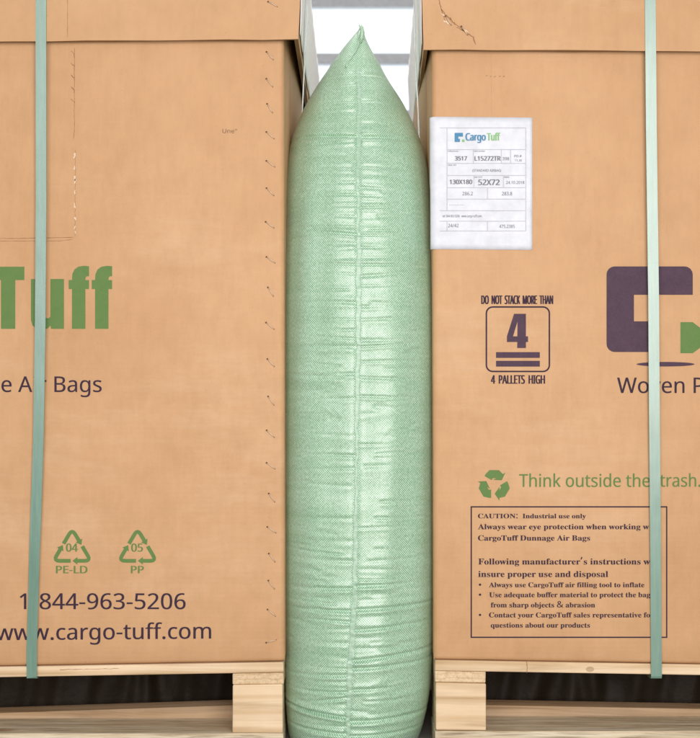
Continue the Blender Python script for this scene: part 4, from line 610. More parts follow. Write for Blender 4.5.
# ================= left carton
XL = lambda f: X(285.0 - 1.2 * f)
bxl = root('cardboard_box', 'kraft carton left of the green air bag, printed with a phone number and web address', 'box', (X(-120), .49, Z(664)), 'strapped cartons on pallets')
zbl = lambda x: Z(661.6 + max(0, (X(283) - x)) / S * .0172)
box_body('body', 1, XL, .009, X(-520), zbl, Z(-50), bxl, M['card'],
         lambda y, z: .011 * math.sin(math.pi * min(1, max(0, (y - .01) / .9))) * min(1, max(0, (z - Z(330)) / .3)))
ldl = lid('lid', 1, X(303.5), X(298.5), X(-548), Z(41.3), Z(46.5), Z(-64), bxl)
print_l = [
 ('wordmark', [[(-3, 266.7), (24.4, 266.7), (24.4, 280), (15.3, 280), (15.3, 328.8), (1, 328.8), (1, 280), (-8, 280), (-8, 266.7)],
   [(31, 279), (45, 279), (45, 315), (46.2, 318), (48.6, 318.3), (50.4, 316.5), (50.4, 279), (64, 279), (64, 328.8), (51, 328.8), (50.7, 325.5), (47.5, 328.6), (42, 329.3), (36.5, 328.6), (32.6, 325.6), (31, 320)]]
   + [[(72 + o, 328.8), (72 + o, 289), (68.7 + o, 289), (68.7 + o, 280), (72 + o, 280), (72.4 + o, 274), (74.6 + o, 269.4), (78.5 + o, 266.6), (84 + o, 265.8), (89 + o, 266.2), (89 + o, 276.3), (86.7 + o, 276.2), (85.6 + o, 277.6), (85.4 + o, 280), (89 + o, 280), (89 + o, 289), (85.4 + o, 289), (85.4 + o, 328.8)] for o in (0, 23.1)], 'ink_green', 0),
 ('wordmark', text_loops('Cargo', -170, -13, 328.8, 61), 'ink_purple', 3.0),
 ('product_line', text_loops('e Air Bags', 1.6, 101.6, 392, 15.6), 'ink_purple', .14),
 ('product_line', text_loops('Dunnag', -83, -2, 392, 15.6), 'ink_purple', .14),
 ('phone_number', text_loops('1-844-963-5206', 20, 185.5, 609.2, 15.8), 'ink_purple', .2),
 ('web_address', text_loops('www.cargo-tuff.com', -4, 211, 640.3, 15.6, slope=-.008), 'ink_purple', .2),
 ('recycling_mark', arrows(72.2, 547.2, 22.0, .17), 'ink_green', 0),
 ('recycling_code', text_loops('04', 66.3, 77.6, 551.6, 8.0), 'ink_green', .32),
 ('recycling_code', text_loops('PE-LD', 56.3, 87.2, 573.3, 7.4), 'ink_green', .32),
 ('recycling_mark', arrows(137.6, 547.2, 22.0, .17), 'ink_green', 0),
 ('recycling_code', text_loops('05', 131.5, 142.7, 551.6, 8.0), 'ink_green', .32),
 ('recycling_code', text_loops('PP', 131.2, 143.6, 573.3, 7.4), 'ink_green', .32),
 ('stamp', text_loops('Une"', 222.5, 237, 133.0, 4.0), 'ink_faint', 0),
]
for nm, lp, mt, wt in print_l: flat_mesh(nm, lp, M[mt], bxl, YI, wt)
# cut hatch in the upper left of the carton: a slightly raised panel with perforations
perf = []
for yy in (54, 66, 78, 90, 102): perf.append(jag([(71, yy - 3), (74.4, yy), (74.6, yy + 5)], 1.1, .3, 1.5))
perf.append(jag([(74.6, 48), (74.3, 90), (74.4, 131), (73.6, 140)], .55, .25))
perf.append(jag([(75.5, 150), (75, 236)], .45, .4))
perf.append(jag([(-200, 238.2), (20, 238.4), (74.5, 237.2)], .7, .12, 4)); perf.append(jag([(-200, 240.8), (20, 241.0), (60, 240.9), (74, 239)], .5, .1, 4))
flat_mesh('perforated_seam', perf, M['crease'], bxl, -.0003)
fleck = []
for yy in (153, 166, 176, 179, 190, 203, 217, 226, 231): fleck.append(jag([(75 + random.uniform(-.8, .8), yy), (75 + random.uniform(-1, 1), yy + random.uniform(3, 6))], 2.0, .5, 1.1))
for q in fleck: flat_mesh('torn_paper', [q], M['card_pale'], bxl, -.0007)
flat_mesh('crease', [jag([(69, -60), (69.3, 40.5)], .6, .12, 3)], M['crease'], bxl, -.0133)
st = make_staple(bxl)
ys = [56, 83, 108.5, 135.5, 164, 192, 225, 260, 292, 326, 363, 401, 434, 466, 498, 530, 558, 585, 613, 641]
for i, yy in enumerate(ys):
    staple_at(st, bxl, 269.8 + 2.2 * (yy / 640) + random.uniform(-.7, .7), yy, 0, random.uniform(-.25, .2) - (1.0 if i == 19 else 0), i == 0)
staple_at(st, bxl, 273.5, 6.5, -.013, -.35); staple_at(st, bxl, 271, -22, -.013, -.1)
# ================= right carton
XR = lambda f: X(433.6 - 2.0 * f)
bxr = root('cardboard_box', 'kraft carton right of the green air bag, with a white shipping label and caution notice', 'box', (X(840), .49, Z(664)), 'strapped cartons on pallets')
zbr = lambda x: Z(659.8 + max(0, (x - X(434))) / S * .0172)
box_body('body', -1, XR, .009, X(1240), zbr, Z(-50), bxr, M['card'],
         lambda y, z: -.012 * y + .010 * math.sin(math.pi * min(1, max(0, (y - .01) / .9))) * min(1, max(0, (z - Z(330)) / .3)))
ldr = lid('lid', -1, X(419.8), X(423.2), X(1268), Z(51.6), Z(55.6), Z(-64), bxr, .0215)
print_r = [
 ('stacking_notice', text_loops('DO  NOT  STACK  MORE  THAN', 481.6, 552.8, 304, 8.5), 'ink_purple', .44),
 ('stacking_notice', text_loops('4  PALLETS  HIGH', 491.3, 544.6, 383.7, 8.5), 'ink_purple', .44),
 ('stacking_symbol', [rrect(485.6, 306.2, 550.1, 372.2, 7), rrect(487.1, 307.7, 548.6, 370.7, 5.6)[::-1]], 'ink_purple', 0),
 ('stacking_symbol', [[(514, 313.8), (525.9, 313.8), (525.9, 336.3), (528, 336.3), (528, 342), (525.9, 342), (525.9, 348), (517.2, 348), (517.2, 342), (506.9, 342), (506.9, 336.4)],
   [(517.5, 321.5), (517.3, 336.3), (513, 336.3)], rect(496, 352.1, 539.8, 357.9), rect(496, 360.8, 539.8, 366.6)], 'ink_plum', 0),
 ('emblem', [[(606.5, 274.4)] + [(614.5 - 8 * math.cos(R(a)), 274.4 - 8 * math.sin(R(a))) for a in (20, 45, 70, 90)] + [(684.7 + 8 * math.sin(R(a)), 274.4 - 8 * math.cos(R(a))) for a in (0, 20, 45, 70, 90)]
   + [(692.7, 294.8), (633.9, 294.8), (633.9, 321.3), (652, 321.3), (652, 352), (614.5, 352)] + [(614.5 - 8 * math.sin(R(a)), 344 + 8 * math.cos(R(a))) for a in (20, 45, 70, 90)]], 'ink_plum', 0),
 ('emblem', [[(680.4, 322.1), (692.6, 322.1), (700.4, 328), (708, 328), (708, 347.5), (700.4, 347.5), (692.6, 353.2), (680.4, 353.2)]], 'ink_green', 0),
 ('emblem', [[(665.5 + 29.1 * math.cos(R(a)), 364.2 + 2.3 * math.sin(R(a))) for a in range(0, 360, 12)]], 'ink_plum', 0),
 ('product_line', text_loops('Woven P', 617.2, 703.5, 393, 15.4), 'ink_purple', .14),
 ('recycling_mark', arrows(494.2, 482.5, 18.2, .45, .25, .40, .33, .86, .58, False), 'ink_green', 0),
 ('slogan', text_loops('Think outside the', 519.2, 649.8, 486.9, 12.7), 'ink_green', .14),
 ('slogan', text_loops('trash.', 660, 700.3, 486.7, 12.7), 'ink_green', .14),
 ('caution_frame', [rect(470.6, 506.2, 667.3, 638.0), rect(471.9, 507.5, 666.0, 636.7)[::-1]], 'ink_purple', 0),
]
SER = [('CAUTION:', 478, 517.5, 518.3, 5.4), ('Industrial use only', 522.6, 585.8, 518.3, 5.4), ('Always wear eye protection when working w', 478, 649, 529.3, 6.2),
 ('CargoTuff Dunnage Air Bags', 478, 590, 540.6, 6.2), ('Following manufacturer\u2019s instructions w', 478.3, 650, 564.5, 7.0), ('insure proper use and disposal', 478.3, 608, 577, 7.0),
 ('\u2022', 478.8, 481.2, 587.3, 5.6), ('Always use CargoTuff air filling tool to inflate', 489, 644.3, 587.2, 5.6), ('\u2022', 478.8, 481.2, 597.3, 5.6), ('Use adequate buffer material to protect the bag', 489.2, 650.2, 597.2, 5.8),
 ('from sharp objects & abrasion', 490.8, 595, 607.4, 5.8), ('\u2022', 478.8, 481.2, 617.5, 5.6), ('Contact your CargoTuff sales representative for', 489, 653.6, 617.4, 5.8), ('questions about our products', 490.8, 589.9, 627.6, 5.8)]
for s_, a_, b_, c_, h_ in SER: print_r.append(('bullet' if s_ == '\u2022' else 'caution_text', text_loops(s_, a_, b_, c_, h_, 'serif'), 'ink_purple', .08))
for nm, lp, mt, wt in print_r:
    if nm == 'recycling_mark':
        for q in lp: flat_mesh(nm, [q], M[mt], bxr, YI, wt)
    else: flat_mesh(nm, lp, M[mt], bxr, YI, wt)
flat_mesh('crease', [jag([(491, 54), (491.5, 116)], .3, .1, 4)], M['crease_faint'], bxr, -.0002)
flat_mesh('stamp', [jag([(x_, 76 + (x_ % 3) * .4), (x_ + 2.2, 75.6)], .8, .4, 1) for x_ in (486, 490, 494, 499, 503)], M['ink_faint'], bxr, YI)
# torn diagonal on the cap with its staples
for q in (jag([(437.5, -20), (438.5, 2), (441, 12), (447, 19), (452, 24), (460, 30), (466, 35), (472.5, 39), (475, 47)], 1.5, .45, 1.6), jag([(441, 12), (443, 18), (445, 24)], 1.0, .4, 1.4), jag([(452, 24), (449, 19)], 1, .4, 1.4), jag([(466, 35), (460, 31.5), (455, 29)], 1.2, .5, 1.4)): flat_mesh('tear', [q], M['crease'], bxr, -.0133)
for q in (jag([(443.5, 22.5), (448.5, 26.5)], 2.8, .6, 1.1), jag([(441, 16), (444, 18)], 1.4, .5, 1), jag([(463, 31), (468, 34.6)], 1.4, .4, 1)): flat_mesh('torn_paper', [q], M['card_pale'], bxr, -.0137)
st2 = make_staple(bxr)
staple_at(st2, bxr, 448, 23, -.0135, .15, True); staple_at(st2, bxr, 464, 33, -.0135, .1)

# added white sheets standing for skylight on the gap side of both caps
def lit_side(sgn, xt, xb, zb, parent, skew=0.0):
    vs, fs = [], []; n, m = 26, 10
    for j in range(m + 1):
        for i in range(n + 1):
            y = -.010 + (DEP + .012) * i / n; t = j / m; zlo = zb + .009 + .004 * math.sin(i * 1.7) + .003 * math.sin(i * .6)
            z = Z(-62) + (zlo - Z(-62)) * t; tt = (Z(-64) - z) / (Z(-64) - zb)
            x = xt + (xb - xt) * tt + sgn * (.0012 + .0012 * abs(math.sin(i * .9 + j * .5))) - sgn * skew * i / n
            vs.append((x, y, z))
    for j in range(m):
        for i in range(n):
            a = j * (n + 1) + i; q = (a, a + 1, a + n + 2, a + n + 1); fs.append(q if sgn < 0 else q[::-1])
    o = mesh_obj('lit_side_sheet', local(parent, vs), fs, M['lit_side'], parent, True); o['label'] = 'skylight on the gap side of the carton lid, painted as a white sheet'
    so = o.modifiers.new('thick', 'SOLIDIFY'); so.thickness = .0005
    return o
lit_side(1, X(303.5), X(298.5), Z(41.3), bxl); lit_side(-1, X(419.8), X(423.2), Z(51.6), bxr, .0215)

# ---- white shipping label folded round the corner of the right carton
def label_sheet(parent):
    r = .009; off = .0008; prof = []
    pxs = [532.2 - 3.2 * i for i in range(29)]
    vs, fs = [], []; m = 24; cols = None
    for j in range(m + 1):
        py = 117.6 + (250.0 - 117.6) * j / m
        f = (Z(py) - Z(660)) / (Z(-50) - Z(660)); xc = XR(f)
        row = []
        for px in pxs:
            if X(px) > xc + r: row.append((X(px) , -off - .0004 * math.sin(px * .06 + j * .1) ** 2, Z(py)))
            else: row.append((xc + r, -off, Z(py)))
        for i in range(1, 9):
            a = R(78 * i / 8); rr = r + off + .0022 * (i / 8)
            row.append((xc + r - rr * math.sin(a), r - rr * math.cos(a), Z(py)))
        lx, ly, lz = row[-1]
        for i in (1, 2): row.append((lx - .0006 * i + (.0022 if j > 12 else .001) * i * .5, ly + .006 * i, Z(py)))
        cols = len(row)
        if j in (0, m):
            pass
        # left edge droops a little: printed sheet is very slightly askew
        vs += [(x, y, z + (x - X(532)) * (-.008)) for x, y, z in row]
    for j in range(m):
        for i in range(cols - 1):
            a = j * cols + i; fs.append((a, a + cols, a + cols + 1, a + 1)[::-1])
    o = mesh_obj('shipping_label', local(parent, vs), fs, M['paper'], parent, True)
    so = o.modifiers.new('thick', 'SOLIDIFY'); so.thickness = .0003; so.offset = -1
    return o
lab = label_sheet(bxr); lab['label'] = 'white shipping label with ruled boxes, folded round the carton corner'
YL = -.0020
def lab_mesh(nm, lp, mt, wt=0):
    o = flat_mesh(nm, lp, M[mt], bxr, YL, wt); o.parent = lab; return o
h = lambda x0, x1, y: rect(x0, y - .25, x1, y + .25)
v_ = lambda x, y0, y1: rect(x - .25, y0, x + .25, y1)
lines = [h(439.6, 525.7, 128), h(447, 525.7, 149.6), h(447, 525.7, 163.4), h(447, 525.7, 175.5), h(447, 525.7, 187.7), h(447, 525.7, 199.1), h(439.6, 525.7, 210.7), h(439.6, 525.7, 221.2), h(439.6, 525.7, 231),
  v_(525.7, 128, 231), v_(447, 128, 210.7), v_(447, 221.2, 231), v_(473.2, 149.6, 163.4), v_(501.2, 149.6, 163.4), v_(510.4, 149.6, 163.4), v_(473.8, 175.5, 187.7), v_(503.3, 175.5, 187.7), v_(487.4, 187.7, 199.1), v_(487.4, 221.2, 231)]
for i, q in enumerate(lines): pass
for q in lines[:9]: lab_mesh('ruled_line', [q], 'ink_line')
for q in lines[9:]:
    o = lab_mesh('ruled_line', [q], 'ink_line'); o.location.y -= .0002
lab_mesh('logo', [[(454.6, 133), (462.8, 133), (462.8, 136.6), (458.2, 136.6), (458.2, 139), (459.8, 139), (459.8, 142), (454.6, 142)]], 'ink_blue')
lab_mesh('logo', [rect(462, 139.6, 464.4, 142)], 'ink_lime')
lab_mesh('logo', text_loops('Cargo', 465.7, 485.4, 140.6, 7.3), 'ink_blue', .38)
lab_mesh('logo', text_loops('Tuff', 487, 499.8, 140.6, 7.3), 'ink_lime', .38)
for s_, a_, b_, c_, h_ in [('3517', 455, 466.8, 160.5, 4.1), ('L15272TR', 474.6, 500.4, 160.7, 4.4), ('130X180', 449.7, 472, 184.1, 4.3), ('52X72', 478.3, 499.4, 185.1, 5.5)]:
    lab_mesh('label_text', text_loops(s_, a_, b_, c_, h_), 'ink_grey', .22)
for s_, a_, b_, c_, h_ in [('398', 502.4, 509, 160.3, 3.1), ('PO.#', 514.3, 521.5, 157.2, 2.2), ('11.30', 514.8, 521.6, 161.6, 2.2), ('(STANDARD AIRBAG)', 472.4, 501, 171.8, 2.5), ('24.10.2018', 506, 524.2, 184, 2.9),
   ('286.2', 462.3, 472.8, 195.4, 3.4), ('283.8', 501.8, 512, 195.4, 3.4), ('..........', 449.4, 463.6, 205.2, 2.2), ('tel: 844-963-5206   www.cargo-tuff.com', 442.5, 481.5, 217.3, 2.4), ('24/42', 448, 458.6, 227.3, 3.4), ('475.2385', 499.2, 514.6, 228, 3.2),
   ('reference', 447.8, 458, 151.9, 1.5), ('item number', 473.9, 485, 151.9, 1.5), ('size cm', 448, 456, 165.8, 1.5), ('size inch', 474.2, 482, 177.8, 1.5), ('date', 504, 509, 177.8, 1.5)]:
    lab_mesh('label_text', text_loops(s_, a_, b_, c_, h_), 'ink_grey', 0)

# ------------------------------------------------------------------ pallets
def pallet(label, sgn, near, slope_d, slope_b, loc, grp):
    """near = px of the pallet's corner beside the bag; boards drop by slope away from it"""
    r_ = root('pallet', label, 'pallet', loc, grp)
    far = near - sgn * 800
    def zz(py, px, sl): return Z(py + abs(px - near) * sl)
    def bd(nm, p0, p1, y0, y1, top, bot, sl, mat, sl2=None, bev=.0018):
        sl2 = sl if sl2 is None else sl2
        a, b = min(p0, p1), max(p0, p1)
        return slab(nm, X(a), X(b), y0, y1, zz(bot, a, sl2), zz(bot, b, sl2), zz(top, a, sl), zz(top, b, sl), mat, r_, bev, .0004)
    T0 = 661.4 if sgn > 0 else 659.6
    ys_ = [(0.0, .10), (.135, .235), (.27, .37), (.405, .505), (.54, .64), (.675, .775), (.88, .98)]
    for y0, y1 in ys_: bd('deck_board', near, far, y0, y1, T0 + .6, T0 + 11.2, slope_d, M['wood'])
    cols = [(near, near - sgn * 51), (near - sgn * 375, near - sgn * 430), (far + sgn * 51, far)]
    for i, (a, b) in enumerate(cols):
        bd('stringer_board', a, b, .003, .975, T0 + 11.5, T0 + 23.0, slope_d, M['wood_y'])
        for y0, y1 in ((.0, .10), (.44, .54), (.88, .98)):
            bd('block', a - (sgn * .8 if i == 0 else 0), b, y0 + .001, y1 - .001, T0 + 23.3, 733.0 if sgn > 0 else 730.6, slope_d, M['wood'] if y0 < .2 else M['wood_dark'], 0)  # blocks behind the front row take a darker pine
    for y0, y1 in ((-.001, .10), (.44, .54), (.88, .98)): bd('bottom_board', near, far, y0, y1, 733.4 if sgn > 0 else 731, 751.6, 0, M['wood_rough'], 0)
    # loose crosspiece lying just inside the opening
    k_ = (D + .103) / D; t_ = 385 + ((703.6 if sgn > 0 else 704.0) - 385) * k_; b_ = 385 + ((719 if sgn > 0 else 716) - 385) * k_
    bd('inner_board', near - sgn * 52, near - sgn * 374, .103, .145, t_, b_ + 1.5, slope_b, M['wood_mid'])
    return r_
pll = pallet('pale pine pallet under the carton with the phone number, left of the air bag', 1, 283.5, .0172, .033, (X(-116), .49, 0), 'wooden pallets under the cartons')
plr = pallet('pale pine pallet under the carton with the white label, right of the air bag', -1, 435.0, .0172, .0190, (X(835), .49, 0), 'wooden pallets under the cartons')

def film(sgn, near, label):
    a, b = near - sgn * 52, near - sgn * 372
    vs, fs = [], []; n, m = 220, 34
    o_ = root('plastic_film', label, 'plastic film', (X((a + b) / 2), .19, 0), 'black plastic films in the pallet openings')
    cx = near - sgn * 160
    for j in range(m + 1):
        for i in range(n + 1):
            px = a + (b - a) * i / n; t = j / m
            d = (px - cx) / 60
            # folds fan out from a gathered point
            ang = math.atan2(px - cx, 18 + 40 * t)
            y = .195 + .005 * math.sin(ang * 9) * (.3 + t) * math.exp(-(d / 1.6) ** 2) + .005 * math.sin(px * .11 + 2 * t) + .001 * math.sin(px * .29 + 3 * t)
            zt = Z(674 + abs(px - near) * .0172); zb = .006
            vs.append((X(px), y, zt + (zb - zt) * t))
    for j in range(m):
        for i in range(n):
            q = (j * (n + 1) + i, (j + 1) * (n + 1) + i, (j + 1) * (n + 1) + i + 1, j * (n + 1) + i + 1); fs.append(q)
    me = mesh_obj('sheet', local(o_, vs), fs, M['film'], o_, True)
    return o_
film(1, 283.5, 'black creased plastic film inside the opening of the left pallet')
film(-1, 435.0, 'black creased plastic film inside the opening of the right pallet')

flat_mesh('crack', [jag([(526.5, 661.5), (527.2, 667), (526.4, 673)], .9, .4, 1.2)], M['crease'], plr, -.0006)
flat_mesh('knot', [[(590 + 4.2 * math.cos(a), 669.3 + 2.6 * math.sin(a)) for a in np.linspace(0, 6.1, 14)]], M['wood_mid'], plr, -.0005)
flat_mesh('crack', [jag([(60, 669.5), (84, 669.2), (120, 668.6)], .6, .3, 3)], M['crease'], pll, -.0006)

# ------------------------------------------------------------------ straps
def ribbon(name, path, wvec, nrm, th, mat):
    """closed strap loop: path of world points, width vectors, thickness along nrm"""
    vs, fs = [], []; n = len(path)
    for p, wd, nv in zip(path, wvec, nrm):
        p = Vector(p); wd = Vector(wd) / 2; nv = Vector(nv).normalized() * th
        vs += [p - wd, p + wd, p + wd * .97 + nv, p - wd * .97 + nv]
    for i in range(n):
        j = (i + 1) % n
        for k_ in range(4): fs.append((i * 4 + k_, i * 4 + (k_ + 1) % 4, j * 4 + (k_ + 1) % 4, j * 4 + k_))
    c = Vector((sum(v.x for v in vs) / len(vs), sum(v.y for v in vs) / len(vs), min(v.z for v in vs)))
    me = bpy.data.meshes.new(name); me.from_pydata([tuple(v - c) for v in vs], [], fs)
    bm = bmesh.new(); bm.from_mesh(me); bmesh.ops.recalc_face_normals(bm, faces=bm.faces[:]); bm.to_mesh(me); bm.free()
    me.materials.append(mat); o = bpy.data.objects.new(name, me); COL.objects.link(o); o.location = c
    return o
def front_strap(pts, label, tilt):
    """pts: (px centre, py) from the cap top to the pallet deck"""
    path, wv, nv = [], [], []
    ny = lambda py: -.0136 if py < 48 else -.0136 + min(1, (py - 48) / 600) * .0106
    W = .0165
    dense = []
    for (ax, ay), (bx, by) in zip(pts[:-1], pts[1:]):
        n = max(1, int(abs(by - ay) / 6))
        for i in range(n): dense.append((ax + (bx - ax) * i / n, ay + (by - ay) * i / n))
    dense.append(pts[-1])
    for px, py in dense:
        a = tilt(py); path.append((X(px), ny(py), Z(py))); wv.append((W * math.cos(a), W * math.sin(a), 0)); nv.append((math.sin(a), -math.cos(a), .0))
    ex, ey = dense[-1]; zb = Z(ey)
    for y, z, nn in ((-.0018, zb - .0026, (0, -1, -1)), (.004, zb - .0036, (0, 0, -1)), (.3, zb - .004, (0, 0, -1)), (.97, zb - .004, (0, 0, -1)), (.983, zb, (0, 1, -1)), (DEP + .0135, Z(48), (0, 1, 0)), (DEP + .0135, Z(-60), (0, 1, 0)), (DEP + .010, Z(-65), (0, 1, 1)), (.5, Z(-65), (0, 0, 1)), (-.0105, Z(-65), (0, -1, 1))):
        px = ex if z < Z(100) else pts[0][0]
        path.append((X(px), y, z)); wv.append((W, 0, 0)); nv.append(nn)
    o = ribbon('plastic_strap', path, wv, nv, .0008, M['strap'])
    o['label'] = label; o['category'] = 'strap'; o['group'] = 'green straps over the carton fronts'
    return o
front_strap([(43, -62), (43, 0), (42.7, 200), (41.6, 320), (39.4, 440), (36.4, 525), (35.4, 548), (32.2, 650), (32.4, 676)], 'pale green strap crossing the green wordmark of the left carton', lambda py: -.075 - .09 * min(1, max(0, (py - 528) / 34)))
front_strap([(648.3, -62), (648.3, 0), (649.6, 130), (652.3, 300), (653.2, 400), (654, 470), (655, 560), (656, 676)], 'pale shiny strap crossing the purple emblem of the right carton', lambda py: -.0)
# clear side straps running down in the gap
def side_strap(sgn, xt, xb, zl, xe, ye, y, label, xo):
    t = .0007; pts = [(xt + sgn * .0045, Z(-60)), (xb + sgn * .0042, zl), (xb + sgn * .0035, zl - .012), (xe, Z(ye)), (xe - sgn * .004, Z(420)), (xe - sgn * .008, Z(655))]
    vs, fs = [], []
    for x, z in pts:
        for dx in (0, t * sgn * 1.8):
            for dy in (-.008, .008): vs.append(Vector((x + dx, y + dy, z)))
    for i in range(len(pts) - 1):
        a = i * 4; b = a + 4
        fs += [(a, a + 1, b + 1, b), (a + 2, b + 2, b + 3, a + 3), (a, b, b + 2, a + 2), (a + 1, a + 3, b + 3, b + 1)]
    fs += [(0, 2, 3, 1), (len(vs) - 4, len(vs) - 3, len(vs) - 1, len(vs) - 2)]
    c = Vector((xe, y, Z(655)))
    o = mesh_obj('clear_strap', [v - c for v in vs], fs, M['clear']); o.location = c
    o['label'] = label; o['category'] = 'strap'; o['group'] = 'thin clear straps in the gap'
side_strap(1, X(303.5), X(298.5), Z(46), X(297.5), 130, .13, 'thin clear strap hanging beside the left carton lid', 0)
side_strap(-1, X(419.8), X(423.2), Z(56), X(424), 135, .13, 'thin clear strap hanging beside the right carton lid', 0)

# ------------------------------------------------------------------ dunnage air bag
bag = root('air_bag', 'tall inflated green woven air bag wedged between the two cartons', 'air bag', (X(359), .42, 0))
prof = [ # py, left px, right px
 (26, 359.2, 361.6), (34, 354.0, 364.5), (45, 343.5, 370), (60, 332, 379), (80, 318, 390.5), (97, 307, 402.5), (112, 299.5, 410.5), (128, 293.5, 418), (145, 289, 424), (165, 286.3, 428.3), (190, 285.0, 431.3),
 (220, 284.7, 433), (260, 283.6, 434.6), (320, 282.6, 435.6), (400, 282.0, 436.3), (500, 282.0, 436.3), (580, 283.0, 435.8), (640, 284.0, 434.2), (680, 284.6, 431.8), (705, 285.6, 428.8), (722, 286.5, 425.5), (736, 287.8, 421.5), (748, 289.5, 417.5), (753, 292, 414), (757, 300, 406)]
pa = np.array(prof, float)
NR = 760
py = np.concatenate([np.linspace(26, 60, 60, endpoint=False), np.linspace(60, 760.0, NR - 60)])
def smooth_interp(q, xs, ys_):
    y = np.interp(q, xs, ys_); k_ = np.ones(21) / 21
    yp = np.concatenate([np.repeat(y[:1], 10) + (np.arange(-10, 0) * (y[1] - y[0])), y, np.repeat(y[-1:], 10)])
    return np.convolve(yp, k_, 'valid')
Lx = smooth_interp(py, pa[:, 0], pa[:, 1]); Rx = smooth_interp(py, pa[:, 0], pa[:, 2])
yf = np.interp(py, [26, 60, 110, 180, 300, 640, 700, 735, 752, 760], [.095, .07, .035, -.005, -.030, -.034, -.032, -.026, -.012, .04])
seamx = smooth_interp(py, [26, 45, 60, 100, 200, 260, 350, 450, 560, 600, 650, 680, 738, 750], [360.5, 358.5, 357.5, 359, 358, 358.6, 357.6, 357, 355, 353.5, 350.5, 349, 347.5, 347])
hwp = (Rx - Lx) / 2; cxp = (Rx + Lx) / 2
e = np.minimum(.105, .02 + hwp * S * .95)
yc = yf + e
k_ = (D + yc) / D
wx = CAMX + (cxp - HX) * S * k_; hw = hwp * S * k_
wz = CAMZ + (HY - py) * S * (D + yf * .6 + yc * .4) / D
wz = np.maximum(wz, .004)
sx_ = CAMX + (seamx - HX) * S * (D + yf) / D
yb = np.interp(py, [26, 60, 150, 300, 600, 750], [.16, .35, .70, .82, .82, .70])
NF = 260; NS = 26; NB = 40
th = np.linspace(-math.pi / 2, math.pi / 2, NF)
cols_x, cols_y, cols_nx, cols_ny, cols_s = [], [], [], [], []
for t_ in th:
    cols_x.append(wx + hw * math.copysign(abs(math.sin(t_)) ** .94, t_)); cols_y.append(yc - e * math.cos(t_) ** .94 if abs(math.cos(t_)) > 1e-9 else yc)
    nx_ = np.sin(t_) / np.maximum(hw, 1e-3); ny_ = -np.cos(t_) / e; L_ = np.hypot(nx_, ny_); cols_nx.append(nx_ / L_); cols_ny.append(ny_ / L_)
    cols_s.append(cols_x[-1] - sx_)
for i in range(1, NS):
    f = i / NS; cols_x.append(wx + hw); cols_y.append(yc + (yb - yc) * f); cols_nx.append(np.ones_like(wx)); cols_ny.append(0 * wx); cols_s.append(wx + hw - sx_ + (yb - yc) * f)
for t_ in np.linspace(math.pi / 2, -math.pi / 2, NB):
    cols_x.append(wx + hw * math.sin(t_)); cols_y.append(yb + e * math.cos(t_)); cols_nx.append(np.full_like(wx, math.sin(t_))); cols_ny.append(np.full_like(wx, math.cos(t_))); cols_s.append(np.full_like(wx, .5))
for i in range(NS - 1, 0, -1):
    f = i / NS; cols_x.append(wx - hw); cols_y.append(yc + (yb - yc) * f); cols_nx.append(-np.ones_like(wx)); cols_ny.append(0 * wx); cols_s.append(wx - hw - sx_ - (yb - yc) * f)
BX = np.array(cols_x).T; BY = np.array(cols_y).T; NX = np.array(cols_nx).T; NY = np.array(cols_ny).T; SS = np.array(cols_s).T
PY = np.repeat(py[:, None], BX.shape[1], 1); ZZ = np.repeat(wz[:, None], BX.shape[1], 1)
# arc length for the weave coordinates
AR = np.zeros_like(BX); seg = np.hypot(np.diff(BX, axis=1), np.diff(BY, axis=1)); AR[:, 1:] = np.cumsum(seg, axis=1); mid = AR[:, NF // 2:NF // 2 + 1]; AR = AR - mid
disp = np.zeros_like(BX)
hwm = np.maximum(hw, .004)[:, None]
fade = np.clip((PY - 34) / 40, 0, 1)
def crease(pyc, side, length, amp, sig, slope=0.0, curve=0.0, start=0.0):
    """a pinch fold leaving the seam sideways: pyc in px, lengths in m"""
    s_ = SS * side
    zc = pyc + slope * s_ / S + curve * (s_ / S) ** 2
    d = (PY - zc) * S
    win = np.clip((s_ - start) / .006, 0, 1) * np.exp(-np.clip((s_ - start) / length, 0, None) ** 2.2)
    return win * amp * (-np.exp(-(d / sig) ** 2) + .55 * np.exp(-((d - 2.1 * sig) / (1.5 * sig)) ** 2) + .45 * np.exp(-((d + 2.1 * sig) / (1.6 * sig)) ** 2))
